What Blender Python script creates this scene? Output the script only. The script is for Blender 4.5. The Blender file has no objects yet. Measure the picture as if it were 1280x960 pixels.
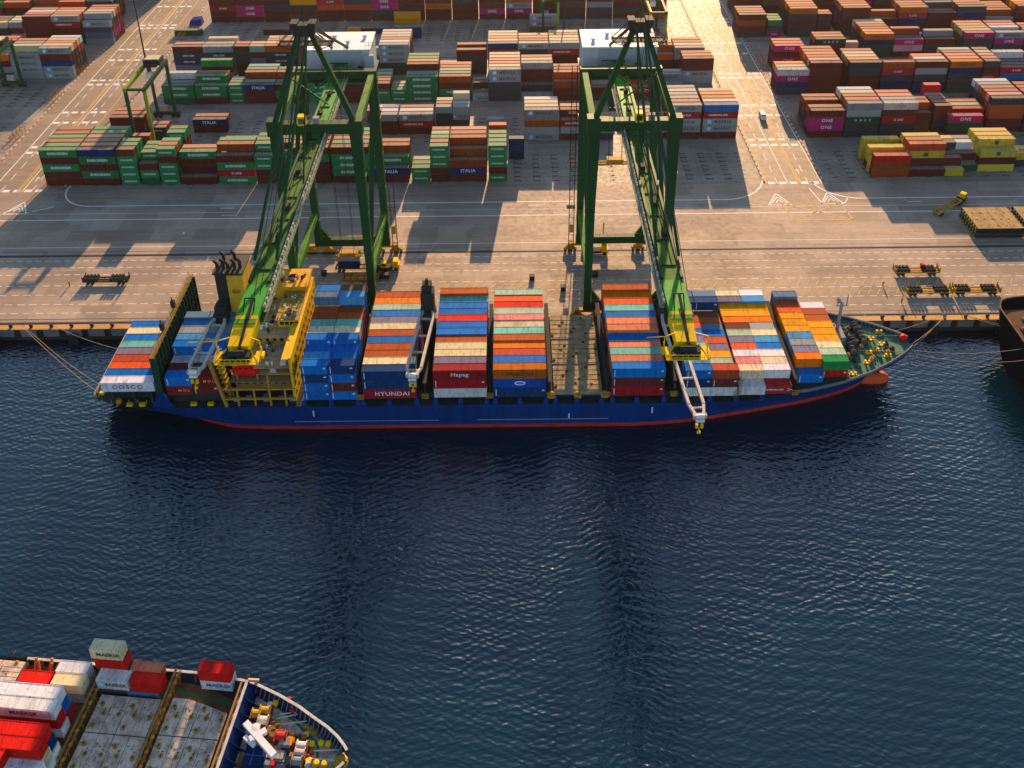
import bpy, bmesh, math, random
from mathutils import Vector, Matrix
random.seed(7)
SC = bpy.context.scene
COL = SC.collection
R = math.radians

# ---------------------------------------------------------------- camera
F_PX, CY_PX, PITCH, CAM_H, ROLL = 1212.0, 153.0, R(27.48), 166.4, 0.0106
cd = bpy.data.cameras.new('camera'); cam = bpy.data.objects.new('camera', cd); COL.objects.link(cam)
cd.sensor_fit = 'HORIZONTAL'; cd.sensor_width = 36.0
cd.lens = F_PX / 1280.0 * 36.0
cd.shift_y = -(480.0 - CY_PX) / 1280.0
cd.clip_start = 1.0; cd.clip_end = 6000.0
cam.matrix_world = Matrix.Translation((0, 0, CAM_H)) @ Matrix.Rotation(math.pi/2 - PITCH, 4, 'X') @ Matrix.Rotation(-ROLL, 4, 'Z')
SC.camera = cam

# ---------------------------------------------------------------- world, sun, exposure
SUN_AZ, SUN_EL = 6.0, 16.0            # azimuth from +Y towards +X, elevation
w = bpy.data.worlds.new('World'); SC.world = w; w.use_nodes = True
nt = w.node_tree; bg = nt.nodes['Background']
sky = nt.nodes.new('ShaderNodeTexSky'); sky.sky_type = 'NISHITA'; sky.sun_disc = False
sky.sun_elevation = R(SUN_EL); sky.sun_rotation = R(SUN_AZ)
sky.altitude = 50; sky.air_density = 1.0; sky.dust_density = 0.5; sky.ozone_density = 2.0
nt.links.new(sky.outputs[0], bg.inputs[0]); bg.inputs[1].default_value = 0.094
sd = bpy.data.lights.new('sun', 'SUN'); sun = bpy.data.objects.new('sun', sd); COL.objects.link(sun)
sd.energy = 5.0; sd.angle = R(0.55); sd.color = (1.0, 0.63, 0.33)
dirv = Vector((math.sin(R(SUN_AZ))*math.cos(R(SUN_EL)), math.cos(R(SUN_AZ))*math.cos(R(SUN_EL)), math.sin(R(SUN_EL))))
sun.rotation_euler = dirv.to_track_quat('Z', 'Y').to_euler(); sun.location = (60, 600, 300)
vs = SC.view_settings; vs.view_transform = 'Standard'; vs.look = 'None'; vs.gamma = 1.0; vs.use_curve_mapping = False
vs.exposure = 1.38
SC.cycles.max_bounces = 5; SC.cycles.diffuse_bounces = 2; SC.cycles.glossy_bounces = 3
SC.cycles.sample_clamp_indirect = 4.0; SC.cycles.sample_clamp_direct = 3.0; SC.cycles.caustics_reflective = False; SC.cycles.caustics_refractive = False

# pixel of the photograph (1280 x 960) -> point of the plane z = Z (used to survey where things stand)
def g(x, y, Z=0.0):
    u, v = x - 640.0, y - CY_PX
    u, v = u*math.cos(ROLL) - v*math.sin(ROLL), u*math.sin(ROLL) + v*math.cos(ROLL)
    d = (u/F_PX, math.cos(PITCH) - v/F_PX*math.sin(PITCH), -(math.sin(PITCH) + v/F_PX*math.cos(PITCH)))
    t = (Z - CAM_H)/d[2]
    return Vector((d[0]*t, d[1]*t, Z))

# ---------------------------------------------------------------- object helpers
def tag(o, label=None, cat=None, group=None, kind=None):
    if label: o['label'] = label
    if cat: o['category'] = cat
    if group: o['group'] = group
    if kind: o['kind'] = kind
    return o
def thing(name, label, cat, loc=(0, 0, 0), rz=0.0, group=None):
    o = bpy.data.objects.new(name, None); COL.objects.link(o)
    o.empty_display_size = 0.5
    o.location = loc; o.rotation_euler = (0, 0, rz)
    return tag(o, label, cat, group)
def copy_tree(o, parent=None):
    c = o.copy(); COL.objects.link(c)
    if parent: c.parent = parent
    for ch in list(o.children): copy_tree(ch, c)
    return c

class MB:
    """collects boxes, beams and tubes into ONE mesh"""
    def __init__(s): s.v = []; s.f = []; s.m = []; s.cm = 0
    def mat(s, i): s.cm = i; return s
    def add(s, vs, fs):
        n = len(s.v); s.v += [tuple(p) for p in vs]
        for f in fs: s.f.append([n+i for i in f]); s.m.append(s.cm)
        return s
    def box(s, x0, y0, z0, x1, y1, z1):
        return s.add([(x0,y0,z0),(x1,y0,z0),(x1,y1,z0),(x0,y1,z0),(x0,y0,z1),(x1,y0,z1),(x1,y1,z1),(x0,y1,z1)],
            [(0,3,2,1),(4,5,6,7),(0,1,5,4),(1,2,6,5),(2,3,7,6),(3,0,4,7)])
    def cbox(s, c, d):
        return s.box(c[0]-d[0]/2, c[1]-d[1]/2, c[2]-d[2]/2, c[0]+d[0]/2, c[1]+d[1]/2, c[2]+d[2]/2)
    def frame(s, a, b, up=(0,0,1)):
        a = Vector(a); b = Vector(b); d = (b-a).normalized(); up = Vector(up)
        if abs(d.dot(up)) > .98: up = Vector((1,0,0)) if abs(d.x) < .9 else Vector((0,1,0))
        sx = d.cross(up).normalized(); sz = sx.cross(d).normalized()
        return a, b, sx, sz
    def beam(s, a, b, w, h, w2=None, h2=None, up=(0,0,1)):
        a, b, sx, sz = s.frame(a, b, up); w2 = w if w2 is None else w2; h2 = h if h2 is None else h2
        vs = []
        for p, ww, hh in ((a, w, h), (b, w2, h2)):
            for i, j in ((-1,-1),(1,-1),(1,1),(-1,1)): vs.append(p + sx*ww/2*i + sz*hh/2*j)
        return s.add(vs, [(0,1,2,3),(7,6,5,4),(0,4,5,1),(1,5,6,2),(2,6,7,3),(3,7,4,0)])
    def tube(s, a, b, r, r2=None, n=8, caps=True):
        a, b, sx, sz = s.frame(a, b); r2 = r if r2 is None else r2
        vs = []
        for p, rr in ((a, r), (b, r2)):
            for k in range(n):
                t = 2*math.pi*k/n; vs.append(p + sx*rr*math.cos(t) + sz*rr*math.sin(t))
        fs = [(k, (k+1) % n, n+(k+1) % n, n+k) for k in range(n)]
        if caps: fs += [tuple(range(n-1, -1, -1)), tuple(range(n, 2*n))]
        return s.add(vs, fs)
    def path(s, pts, r, n=6):
        for a, b in zip(pts[:-1], pts[1:]): s.tube(a, b, r, n=n, caps=False)
        return s
    def prism(s, poly, z0, z1):
        n = len(poly)
        vs = [(p[0], p[1], z0) for p in poly] + [(p[0], p[1], z1) for p in poly]
        return s.add(vs, [tuple(range(n-1, -1, -1)), tuple(range(n, 2*n))] + [(i, (i+1) % n, n+(i+1) % n, n+i) for i in range(n)])
    def lathe(s, c, prof, n=12, axis='Z'):
        vs = []
        for r, z in prof:
            for k in range(n):
                t = 2*math.pi*k/n; x, y = r*math.cos(t), r*math.sin(t)
                p = (x, y, z) if axis == 'Z' else ((z, x, y) if axis == 'X' else (x, z, y))
                vs.append((c[0]+p[0], c[1]+p[1], c[2]+p[2]))
        fs = []
        for i in range(len(prof)-1):
            for k in range(n): fs.append((i*n+k, i*n+(k+1) % n, (i+1)*n+(k+1) % n, (i+1)*n+k))
        fs += [tuple(range(n-1, -1, -1)), tuple(range((len(prof)-1)*n, len(prof)*n))]
        return s.add(vs, fs)
    def rect(s, pts):
        return s.add(pts, [tuple(range(len(pts)))])
    def mesh(s, name, mats):
        me = bpy.data.meshes.new(name); me.from_pydata(s.v, [], s.f)
        for m in (mats if isinstance(mats, (list, tuple)) else [mats]): me.materials.append(m)
        if any(s.m): me.polygons.foreach_set('material_index', s.m)
        me.update()
        bm = bmesh.new(); bm.from_mesh(me); bmesh.ops.recalc_face_normals(bm, faces=bm.faces); bm.to_mesh(me); bm.free()
        return me
    def build(s, name, mats, parent=None, smooth=False):
        me = s.mesh(name, mats)
        if smooth:
            for p in me.polygons: p.use_smooth = True
        o = bpy.data.objects.new(name, me); COL.objects.link(o)
        if parent: o.parent = parent
        if name in RAILS: o['kind'] = 'stuff'
        return o
def inst(name, me, parent=None, loc=(0,0,0), rz=0.0, color=None, sheen_fade=0.0):
    o = bpy.data.objects.new(name, me); COL.objects.link(o); o.location = loc; o.rotation_euler = (0, 0, rz)
    if parent: o.parent = parent
    if color: o.color = (*color, sheen_fade)
    return o

# ---------------------------------------------------------------- materials
def nodes(m):
    m.use_nodes = True; return m.node_tree.nodes, m.node_tree.links, m.node_tree.nodes['Principled BSDF']
def mix(N, L, a, b, f, mode='MIX'):
    n = N.new('ShaderNodeMix'); n.data_type = 'RGBA'; n.blend_type = mode
    for sock, v in ((n.inputs[6], a), (n.inputs[7], b), (n.inputs[0], f)):
        if hasattr(v, 'is_linked'): L.new(v, sock)
        elif isinstance(v, (int, float)): sock.default_value = v
        else: sock.default_value = (*v, 1)
    return n.outputs[2]
def noise(N, L, vec, scale, detail=4, rough=.55):
    n = N.new('ShaderNodeTexNoise'); n.inputs['Scale'].default_value = scale; n.inputs['Detail'].default_value = detail; n.inputs['Roughness'].default_value = rough
    if vec is not None: L.new(vec, n.inputs['Vector'])
    return n.outputs['Fac']
def ramp(N, L, fac, lo, hi, a=0.0, b=1.0):
    n = N.new('ShaderNodeMapRange'); n.inputs[1].default_value = lo; n.inputs[2].default_value = hi; n.inputs[3].default_value = a; n.inputs[4].default_value = b
    L.new(fac, n.inputs[0]); return n.outputs[0]
def coord(N, L, kind='Object', scale=(1,1,1), rot=0.0):
    t = N.new('ShaderNodeNewGeometry' if kind == 'Position' else 'ShaderNodeTexCoord'); m = N.new('ShaderNodeMapping'); m.inputs['Scale'].default_value = scale; m.inputs['Rotation'].default_value = (0, 0, rot)
    L.new(t.outputs[kind], m.inputs['Vector']); return m.outputs[0]
MATS = {}
def paint(name, col, rough=.5, grime=.35, rust=0.12, metal=0.0, spec=.07, scale=.35, stretch=(1,1,1)):
    """painted or bare metal with dirt and rust that stay with the thing"""
    if name in MATS: return MATS[name]
    m = bpy.data.materials.new(name); N, L, B = nodes(m)
    v = coord(N, L, scale=stretch)
    n1 = noise(N, L, v, scale, 6, .65); n2 = noise(N, L, v, scale*5, 4, .6)
    c = mix(N, L, col, [x*.55 for x in col], ramp(N, L, n1, .42, .72, 0, grime*1.6))
    c = mix(N, L, c, (.16, .07, .03), ramp(N, L, n2, .60, .74, 0, rust*2.2))
    L.new(c, B.inputs['Base Color']); B.inputs['Roughness'].default_value = min(1, rough+.15); B.inputs['Metallic'].default_value = metal
    B.inputs['Specular IOR Level'].default_value = spec
    MATS[name] = m; return m
def flat(name, col, rough=.6):
    if name in MATS: return MATS[name]
    m = bpy.data.materials.new(name); N, L, B = nodes(m)
    B.inputs['Base Color'].default_value = (*col, 1); B.inputs['Roughness'].default_value = rough
    MATS[name] = m; return m

def roof_sheen_fade(N, L, col, amount):
    """low-sun sheen put into roof colour, with bleaching and dust; walls keep their paint"""
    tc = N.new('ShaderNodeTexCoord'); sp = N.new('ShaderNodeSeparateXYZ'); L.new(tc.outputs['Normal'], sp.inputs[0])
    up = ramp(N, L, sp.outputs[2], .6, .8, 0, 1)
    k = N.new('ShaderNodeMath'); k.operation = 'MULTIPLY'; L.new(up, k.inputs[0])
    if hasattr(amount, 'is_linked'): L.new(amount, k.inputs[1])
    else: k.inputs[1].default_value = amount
    return mix(N, L, col, (.62, .49, .34), k.outputs[0])  # pale warm tint stands for the low sun's sheen on roofs
def container_mat():
    m = bpy.data.materials.new('container_paint'); N, L, B = nodes(m)
    oi = N.new('ShaderNodeObjectInfo'); tc = N.new('ShaderNodeTexCoord')
    sc = N.new('ShaderNodeVectorMath'); sc.operation = 'SCALE'; sc.inputs[0].default_value = (173, 91, 57); L.new(oi.outputs['Random'], sc.inputs['Scale'])
    ad = N.new('ShaderNodeVectorMath'); ad.operation = 'ADD'; L.new(tc.outputs['Object'], ad.inputs[0]); L.new(sc.outputs[0], ad.inputs[1])
    n1 = noise(N, L, ad.outputs[0], .45, 5, .65); n2 = noise(N, L, ad.outputs[0], 1.9, 5, .7); n3 = noise(N, L, ad.outputs[0], .16, 2, .5)
    c = roof_sheen_fade(N, L, oi.outputs['Color'], oi.outputs['Alpha'])
    c = mix(N, L, c, (.24, .19, .14), ramp(N, L, n1, .56, .84, 0, .20))                      # faded, dusty
    c = mix(N, L, c, (.09, .035, .015), ramp(N, L, n2, .58, .66, 0, .6))                        # rust scabs
    sx = N.new('ShaderNodeMapping'); sx.inputs['Scale'].default_value = (1.4, .25, .4); L.new(ad.outputs[0], sx.inputs['Vector']); n5 = noise(N, L, sx.outputs[0], 1.0, 5, .7)
    dk = N.new('ShaderNodeMix'); dk.data_type = 'RGBA'; dk.blend_type = 'MULTIPLY'; L.new(c, dk.inputs[6]); dk.inputs[7].default_value = (.45, .42, .40, 1); L.new(ramp(N, L, n5, .48, .70, 0, .75), dk.inputs[0]); c = dk.outputs[2]   # grime streaks across the ribs
    c = mix(N, L, c, (.02, .02, .02), ramp(N, L, n3, .56, .80, 0, .35))
    L.new(c, B.inputs['Base Color']); B.inputs['Roughness'].default_value = .7; B.inputs['Specular IOR Level'].default_value = .03
    return m
CM = container_mat()
def stuff_mat():
    m = bpy.data.materials.new('stacked_container_paint'); N, L, B = nodes(m)
    a = N.new('ShaderNodeAttribute'); a.attribute_name = 'Col'; v = coord(N, L)
    n1 = noise(N, L, v, .45, 5, .65); n2 = noise(N, L, v, 1.9, 4, .7)
    c = roof_sheen_fade(N, L, a.outputs['Color'], a.outputs['Alpha'])
    c = mix(N, L, c, (.26, .22, .18), ramp(N, L, n1, .54, .82, 0, .22))
    c = mix(N, L, c, (.10, .045, .02), ramp(N, L, n2, .60, .70, 0, .5))
    L.new(c, B.inputs['Base Color']); B.inputs['Roughness'].default_value = .7; B.inputs['Specular IOR Level'].default_value = .03
    return m
SM = stuff_mat()

def ground_mat(name, base, slab, var, stain, rough=.62, streak=.3, slabs=False):
    """concrete or asphalt: cast slabs of slightly different ages, joints, stains, tyre streaks"""
    m = bpy.data.materials.new(name); N, L, B = nodes(m)
    v = coord(N, L, 'Position')
    br = N.new('ShaderNodeTexBrick'); L.new(v, br.inputs['Vector']); br.inputs['Scale'].default_value = 1.0
    br.inputs['Brick Width'].default_value = slab[0]; br.inputs['Row Height'].default_value = slab[1]; br.inputs['Mortar Size'].default_value = .07
    br.offset = .37; br.inputs['Bias'].default_value = 0
    br.inputs['Color1'].default_value = (*[x*(1-var) for x in base], 1); br.inputs['Color2'].default_value = (*[min(1, x*(1+var)) for x in base], 1)
    br.inputs['Mortar'].default_value = (*[x*.45 for x in base], 1)
    n1 = noise(N, L, v, .035, 6, .62); n2 = noise(N, L, v, .55, 6, .7)
    vs_ = coord(N, L, 'Position', scale=(.03, .9, 1)); n3 = noise(N, L, vs_, 1.0, 5, .6)
    bc = br.outputs['Color']
    if slabs:       # each cast slab is its own object with its own age
        oi = N.new('ShaderNodeObjectInfo')
        bc = mix(N, L, [x*.80 for x in base], [min(1, x*1.16) for x in base], oi.outputs['Random'])
    c = mix(N, L, bc, [x*.45 for x in base], ramp(N, L, n1, .46, .70, 0, stain))
    c = mix(N, L, c, [x*.42 for x in base], ramp(N, L, n3, .50, .72, 0, streak))
    n4 = noise(N, L, coord(N, L, 'Position', scale=(.02, .35, 1)), 1.0, 6, .7); c = mix(N, L, c, [min(1, x*1.3) for x in base], ramp(N, L, n4, .52, .7, 0, .5))
    c = mix(N, L, c, [x*.62 for x in base], ramp(N, L, n2, .5, .75, 0, .5))
    vo = N.new('ShaderNodeTexVoronoi'); vo.inputs['Scale'].default_value = .11; vo.distance = 'CHEBYCHEV'; L.new(v, vo.inputs['Vector'])
    sep = N.new('ShaderNodeSeparateColor'); L.new(vo.outputs['Color'], sep.inputs[0])
    c = mix(N, L, c, [min(1, x*1.35) for x in base], ramp(N, L, sep.outputs[0], .72, .76, 0, .3))     # pale repair patches
    c = mix(N, L, c, [x*.6 for x in base], ramp(N, L, sep.outputs[1], .78, .82, 0, .35))                # dark repair patches
    L.new(c, B.inputs['Base Color']); L.new(ramp(N, L, n2, .3, .7, rough-.12, rough+.12), B.inputs['Roughness'])
    bp = N.new('ShaderNodeBump'); bp.inputs['Strength'].default_value = .25; bp.inputs['Distance'].default_value = .05
    L.new(n2, bp.inputs['Height']); L.new(bp.outputs[0], B.inputs['Normal'])
    B.inputs['Specular IOR Level'].default_value = .12
    return m
APRON = ground_mat('apron_concrete', (.335, .252, .182), (14, 6), .15, .55, .7)
SLAB = ground_mat('apron_slab_concrete', (.335, .252, .182), (14, 6), .15, .5, .7, slabs=True)
YARD = ground_mat('yard_concrete', (.285, .228, .17), (9, 5), .10, .55, .62, .2)
ROAD = ground_mat('road_concrete', (.28, .21, .14), (16, 4), .08, .35, .62, .35)
EDGE = ground_mat('quay_edge_concrete', (.50, .25, .06), (8, 3), .12, .45, .6, .5)
WALLM = ground_mat('quay_wall_concrete', (.20, .185, .17), (6, 4), .15, .7, .7, .3)

def water_mat():
    m = bpy.data.materials.new('harbour_water'); N, L, B = nodes(m)
    v3 = coord(N, L)
    c = noise(N, L, v3, .018, 4, .6)
    def mul(x, k):
        n = N.new('ShaderNodeMath'); n.operation = 'MULTIPLY'; L.new(x, n.inputs[0])
        if hasattr(k, 'is_linked'): L.new(k, n.inputs[1])
        else: n.inputs[1].default_value = k
        return n.outputs[0]
    def add(x, y):
        n = N.new('ShaderNodeMath'); n.operation = 'ADD'; L.new(x, n.inputs[0]); L.new(y, n.inputs[1]); return n.outputs[0]
    def train(lam, deg, dist, dsc):
        """one train of wavelets, crests broken up by noise"""
        n = N.new('ShaderNodeTexWave'); n.wave_type = 'BANDS'; n.bands_direction = 'X'; n.wave_profile = 'SIN'
        n.inputs['Scale'].default_value = 2*math.pi/(20*lam); n.inputs['Distortion'].default_value = dist; n.inputs['Detail'].default_value = 2.0; n.inputs['Detail Scale'].default_value = dsc; n.inputs['Detail Roughness'].default_value = .55
        L.new(coord(N, L, rot=R(deg)), n.inputs['Vector']); return n.outputs['Fac']
    g1 = ramp(N, L, noise(N, L, v3, .06, 3, .5), .35, .65, .35, 1.0); g2 = ramp(N, L, noise(N, L, v3, .043, 3, .5), .65, .35, .35, 1.0)
    h = add(add(mul(mul(train(1.5, 68, 7.0, .9), g1), 1.0), mul(mul(train(1.15, 112, 7.0, 1.1), g2), .75)), add(mul(train(2.9, 95, 6.0, .6), .8), mul(train(.65, 80, 6.0, 1.6), .22)))
    h = mul(h, ramp(N, L, c, .38, .62, .75, 1.15))
    bp = N.new('ShaderNodeBump'); bp.inputs['Strength'].default_value = 1.0; bp.inputs['Distance'].default_value = .070
    L.new(h, bp.inputs['Height']); L.new(bp.outputs[0], B.inputs['Normal'])
    col = mix(N, L, (.0001, .0145, .0255), (.0001, .020, .031), ramp(N, L, c, .4, .65))
    m.node_tree.nodes['Principled BSDF'].subsurface_method = 'BURLEY'; B.inputs['Subsurface Weight'].default_value = 1.0; B.inputs['Subsurface Radius'].default_value = (1, 1, 1); B.inputs['Subsurface Scale'].default_value = 22.0   # light spreads under the surface
    L.new(col, B.inputs['Base Color']); B.inputs['Roughness'].default_value = .05; B.inputs['IOR'].default_value = 1.48
    B.inputs['Specular IOR Level'].default_value = .9
    return m
WATER = water_mat()

WHITE_LINE = paint('white_road_paint', (.80, .77, .70), .5, .35, .0, scale=1.2)
YELLOW_LINE = paint('yellow_road_paint', (.66, .42, .05), .5, .35, .0, scale=1.2)
DARK = paint('dark_steel', (.030, .031, .032), .6, .3, .2)
BLACK = flat('black_rubber', (.012, .012, .012), .8)
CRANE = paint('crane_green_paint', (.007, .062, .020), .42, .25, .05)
CRANE_TOP = paint('crane_green_sunlit_worn', (.050, .185, .015), .55, .8, .3, scale=.45)  # crane green lightened where sun falls, plus real grime and rust
CRANE_LIT = paint('crane_green_sunlit', (.03, .30, .02), .45, .5, .1)  # same crane green with sunlight put into the colour
YEL = paint('safety_yellow', (.85, .52, .005), .45, .3, .1)
YEL_D = paint('worn_yellow', (.50, .29, .03), .5, .6, .5, scale=.8)
WHITEP = paint('white_paint', (.72, .72, .72), .5, .12, .04)
GREYW = paint('pale_grey_panel', (.50, .55, .58), .5, .15, .03)
RAILS = {'hatch_edge','bow_rail','deck_rail','stern_rail','davit','bulwark_rim','bulwark_stay','side_rail_stay','funnel_rail','island_rail','handrail','rope_coil','gear','wheel','boom_gear','boom_rope','hoist_rope','hull_mark','deck_rope','mooring_rope','luffing_rope','awning_frame','roof_gear','lashing_socket','cover_fitting','cover_lug','cell_guide','rail','post','apex_platform','stay_wire','end_frame','walkway','end_platform','stair','lift_rail','kerb'}
GLASS = flat('dark_glass', (.02, .025, .03), .12)
STEEL = paint('grey_steel', (.24, .25, .26), .5, .4, .25)
PALE = paint('galvanised_walkway', (.22, .26, .17), .55, .4, .15, scale=1.5)
# ================================================================ SETTING
def sheet(name, x0, y0, x1, y1, z, m, label=None):
    o = MB().rect([(x0,y0,z),(x1,y0,z),(x1,y1,z),(x0,y1,z)]).build(name, m)
    return tag(o, label, None, None, 'structure')
WZ = -3.8
# harbour water: a real sheet of gentle waves near the camera is left to bump; the sheet runs past every edge
tag(MB().rect([(-900,-500,WZ),(900,-500,WZ),(900,204.2,WZ),(-900,204.2,WZ)]).build('water', WATER), 'dark blue rippled harbour water', None, None, 'structure')
GROUND = sheet('ground', -1500, 203.6, 1500, 2600, 0.0, APRON, 'concrete quay apron and terminal ground')
for x0, x1, y0, y1 in ((-700,-181,274,2000), (-147,82,274,323), (-147,82,333,381), (-147,82,394,446), (-147,82,459,2000),
                       (104,700,274,323), (104,700,333,381), (104,700,394,446), (104,700,459,2000)):
    sheet('yard_pavement', x0, y0, x1, y1, .004, YARD, 'grey container yard pavement')
sheet('road', -178, 274, -149, 2000, .008, ROAD, 'sunlit terminal road on the left')
sheet('road', 83.5, 274, 102.5, 2000, .008, ROAD, 'sunlit terminal road on the right')
sheet('quay_edge', -700, 203.62, 700, 205.4, .012, EDGE, 'ochre concrete strip along the quay edge')

# cast concrete slabs of the apron: each a real piece, joints recessed between them
_sm = {}
rs_ = random.Random(21)
for y0, nr, h_ in ((207.95, 5, 5.42), (239.4, 6, 5.70)):
    for r_ in range(nr):
        x = -170.0-(r_ % 2)*5
        while x < 168:
            wd = 12.9
            if (round(h_, 2)) not in _sm: _sm[round(h_, 2)] = MB().box(.06, .06, -.10, wd-.06, h_-.06, 0).mesh('paving_slab', SLAB)
            inst('paving_slab', _sm[round(h_, 2)], GROUND, (x, y0+r_*h_, .006+.003*rs_.random())); x += wd
# quay wall with its hanging concrete panels
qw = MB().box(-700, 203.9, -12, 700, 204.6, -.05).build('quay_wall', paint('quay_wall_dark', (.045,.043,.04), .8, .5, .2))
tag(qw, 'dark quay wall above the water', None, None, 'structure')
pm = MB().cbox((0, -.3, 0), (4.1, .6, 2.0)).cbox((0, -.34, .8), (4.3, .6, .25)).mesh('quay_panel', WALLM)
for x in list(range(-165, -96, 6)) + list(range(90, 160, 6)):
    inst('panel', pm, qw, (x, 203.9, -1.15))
fm = MB().tube((0, -.2, -1.6), (0, -.2, 1.2), .55, n=10).cbox((0, -.95, -.3), (2.6, .35, 2.9)).mesh('fender', BLACK)
for xs_, wh in (((-159, -138, -117), 'left of the moored ship'), ((96, 111, 129, 147), 'right of the moored ship')):
    for i, x in enumerate(xs_):
        tag(inst('rubber_fender', fm, None, (x, 202.95, -1.9)), 'black rubber fender on the quay wall %s, %s from the left' % (wh, ['first','second','third','fourth'][i]), 'fender', 'fenders on the quay wall')
# crane rails and the cable trench
for y, wd in ((206.2, .5), (237.2, .55)):
    b = MB().box(-700, y-wd, .014, 700, y+wd, .017).mat(1).box(-700, y-.10, .018, 700, y+.10, .10)
    tag(b.build('crane_rail', [flat('rail_slot', (.035,.03,.026), .7), paint('rail_steel', (.10,.085,.07), .45, .3, .4)]), 'dark crane rail set into the quay', None, None, 'structure')
tag(MB().box(-700, 239.0, .014, 700, 239.25, .016).box(-700, 207.7, .014, 700, 207.95, .016).build('cable_trench', flat('trench', (.05,.045,.04))), 'cable trench beside the crane rail', None, None, 'structure')

# painted markings
mk = MB(); ym = MB(); Z1 = .022
def hline(b, y, x0, x1, wd=.22): b.rect([(x0,y-wd/2,Z1),(x1,y-wd/2,Z1),(x1,y+wd/2,Z1),(x0,y+wd/2,Z1)])
def line(b, a, c, wd=.25, z=None):
    wd *= 1.25
    a = Vector((a[0],a[1],0)); c = Vector((c[0],c[1],0)); d = (c-a).normalized(); n = Vector((-d.y,d.x,0))*wd/2; zz = Vector((0,0,z or Z1))
    b.rect([a-n+zz, c-n+zz, c+n+zz, a+n+zz])
def dashes(b, y, x0, x1, on, off, wd=.18):
    x = x0
    while x < x1: hline(b, y, x, min(x+on, x1), wd); x += on+off
def vdash(b, x, y0, y1, on, off, wd=.22):
    y = y0
    while y < y1: line(b, (x,y), (x,min(y+on,y1)), wd); y += on+off
hline(mk, 264.6, -136, 68, .42); hline(mk, 264.6, 112, 400, .42)
hline(mk, 260.2, -700, 700, .16); hline(mk, 256.6, -700, 700, .40); hline(mk, 241.5, -700, 700, .22)
def arc(cx, cy, r, a0, a1, n=10):
    pts = [(cx+r*math.cos(R(a0+(a1-a0)*i/n)), cy+r*math.sin(R(a0+(a1-a0)*i/n))) for i in range(n+1)]
    for a, b in zip(pts[:-1], pts[1:]): line(mk, a, b, .42)
arc(-136, 276, 11.4, 270, 170); arc(68, 280, 15.4, 270, 355); arc(112, 278, 13.4, 270, 190)
for y in (234.6, 231.2, 227.8): dashes(mk, y, -300, 300, 1.7, 1.1, .2)
for y in (222.6, 218.4, 214.2, 210.4): dashes(mk, y, -300, 300, 2.1, 1.3, .2)
for y in (224.0, 216.4): dashes(ym, y, -60, 200, 4.0, 2.5, .14)
x = -30
while x < 140:
    line(ym, (x, 219.2), (x+1.6, 221.6), .16); line(ym, (x+.3, 215.0), (x+1.9, 217.4), .16); x += 2.6
hline(ym, 244.0, -300, 300, .12); hline(ym, 270.5, -140, 80, .16)
# road lanes
for rx, s in ((-163.5, 1), (93, -1)):
    for dx in (-1.1, -.45): vdash(ym, rx+dx*s+1.0, 274, 900, 80, 0, .24)
    for dx in (4.6, -5.6): vdash(mk, rx+dx, 274, 900, 4.2, 3.6, .2)
    vdash(mk, rx+(1.6 if s > 0 else -2.2), 274, 900, 60, 0, .22)
    for dx in (-9.0, 9.0): vdash(mk if dx*s < 0 else ym, rx+dx, 274, 900, 200, 0, .26)
    for yy in (274.5, 300.5, 304.5, 323.5, 332.0, 357, 361, 381.5, 393, 418, 421.5, 446, 458, 490):
        xx = rx-8.6
        while xx < rx+8.6: line(mk, (xx, yy), (min(xx+2.3, rx+8.8), yy), 1.25); xx += 3.6
    for yy in range(280, 520, 26):
        line(mk, (rx+3.2, yy), (rx+3.2, yy+3.2), .2); line(mk, (rx+2.6, yy+2.2), (rx+3.2, yy+3.6), .2); line(mk, (rx+3.8, yy+2.2), (rx+3.2, yy+3.6), .2)
# give-way chevrons and box junction at the quay ends of the roads
for cx, cy in ((-158.5, 263.6), (85.0, 264.0), (101.8, 264.4)):
    line(mk, (cx-3.6, cy-3), (cx+.3, cy+4), .35); line(mk, (cx+.3, cy+4), (cx+3.8, cy-3), .35)
    line(mk, (cx-2.3, cy-1.8), (cx+.2, cy+2), .3); line(mk, (cx+.2, cy+2), (cx+2.4, cy-1.8), .3)
    line(mk, (cx-.9, cy-1.6), (cx+.2, cy+.4), .3); line(mk, (cx+.2, cy+.4), (cx+1.2, cy-1.6), .3); line(mk, (cx-3.6, cy-3), (cx+3.8, cy-3), .25)
line(mk, (-154.6, 261), (-147.4, 264.6), .3); line(mk, (97, 271), (98.6, 261.4), .3); line(mk, (105.6, 261.6), (108.4, 265.8), .3)
for a, b in (((87,252.3),(105.5,252.3)), ((105.5,252.3),(104.2,262)), ((104.2,262),(85.6,262)), ((85.6,262),(87,252.3)), ((87,252.3),(104.2,262)), ((105.5,252.3),(85.6,262))):
    line(ym, a, b, .3)
for a in ((-93.5, 262.6), (-92, 258.4), (5, 262.4), (126, 262.3)):
    hline(mk, a[1], a[0], a[0]+4.6, .3)
line(ym, (-160, 250), (-151, 266), .3)
tag(mk.build('white_road_marking', WHITE_LINE), 'white lane lines, dashes and arrows painted on the quay', None, None, 'structure')
tag(ym.build('yellow_road_marking', YELLOW_LINE), 'yellow lines and hatching painted on the quay', None, None, 'structure')

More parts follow.
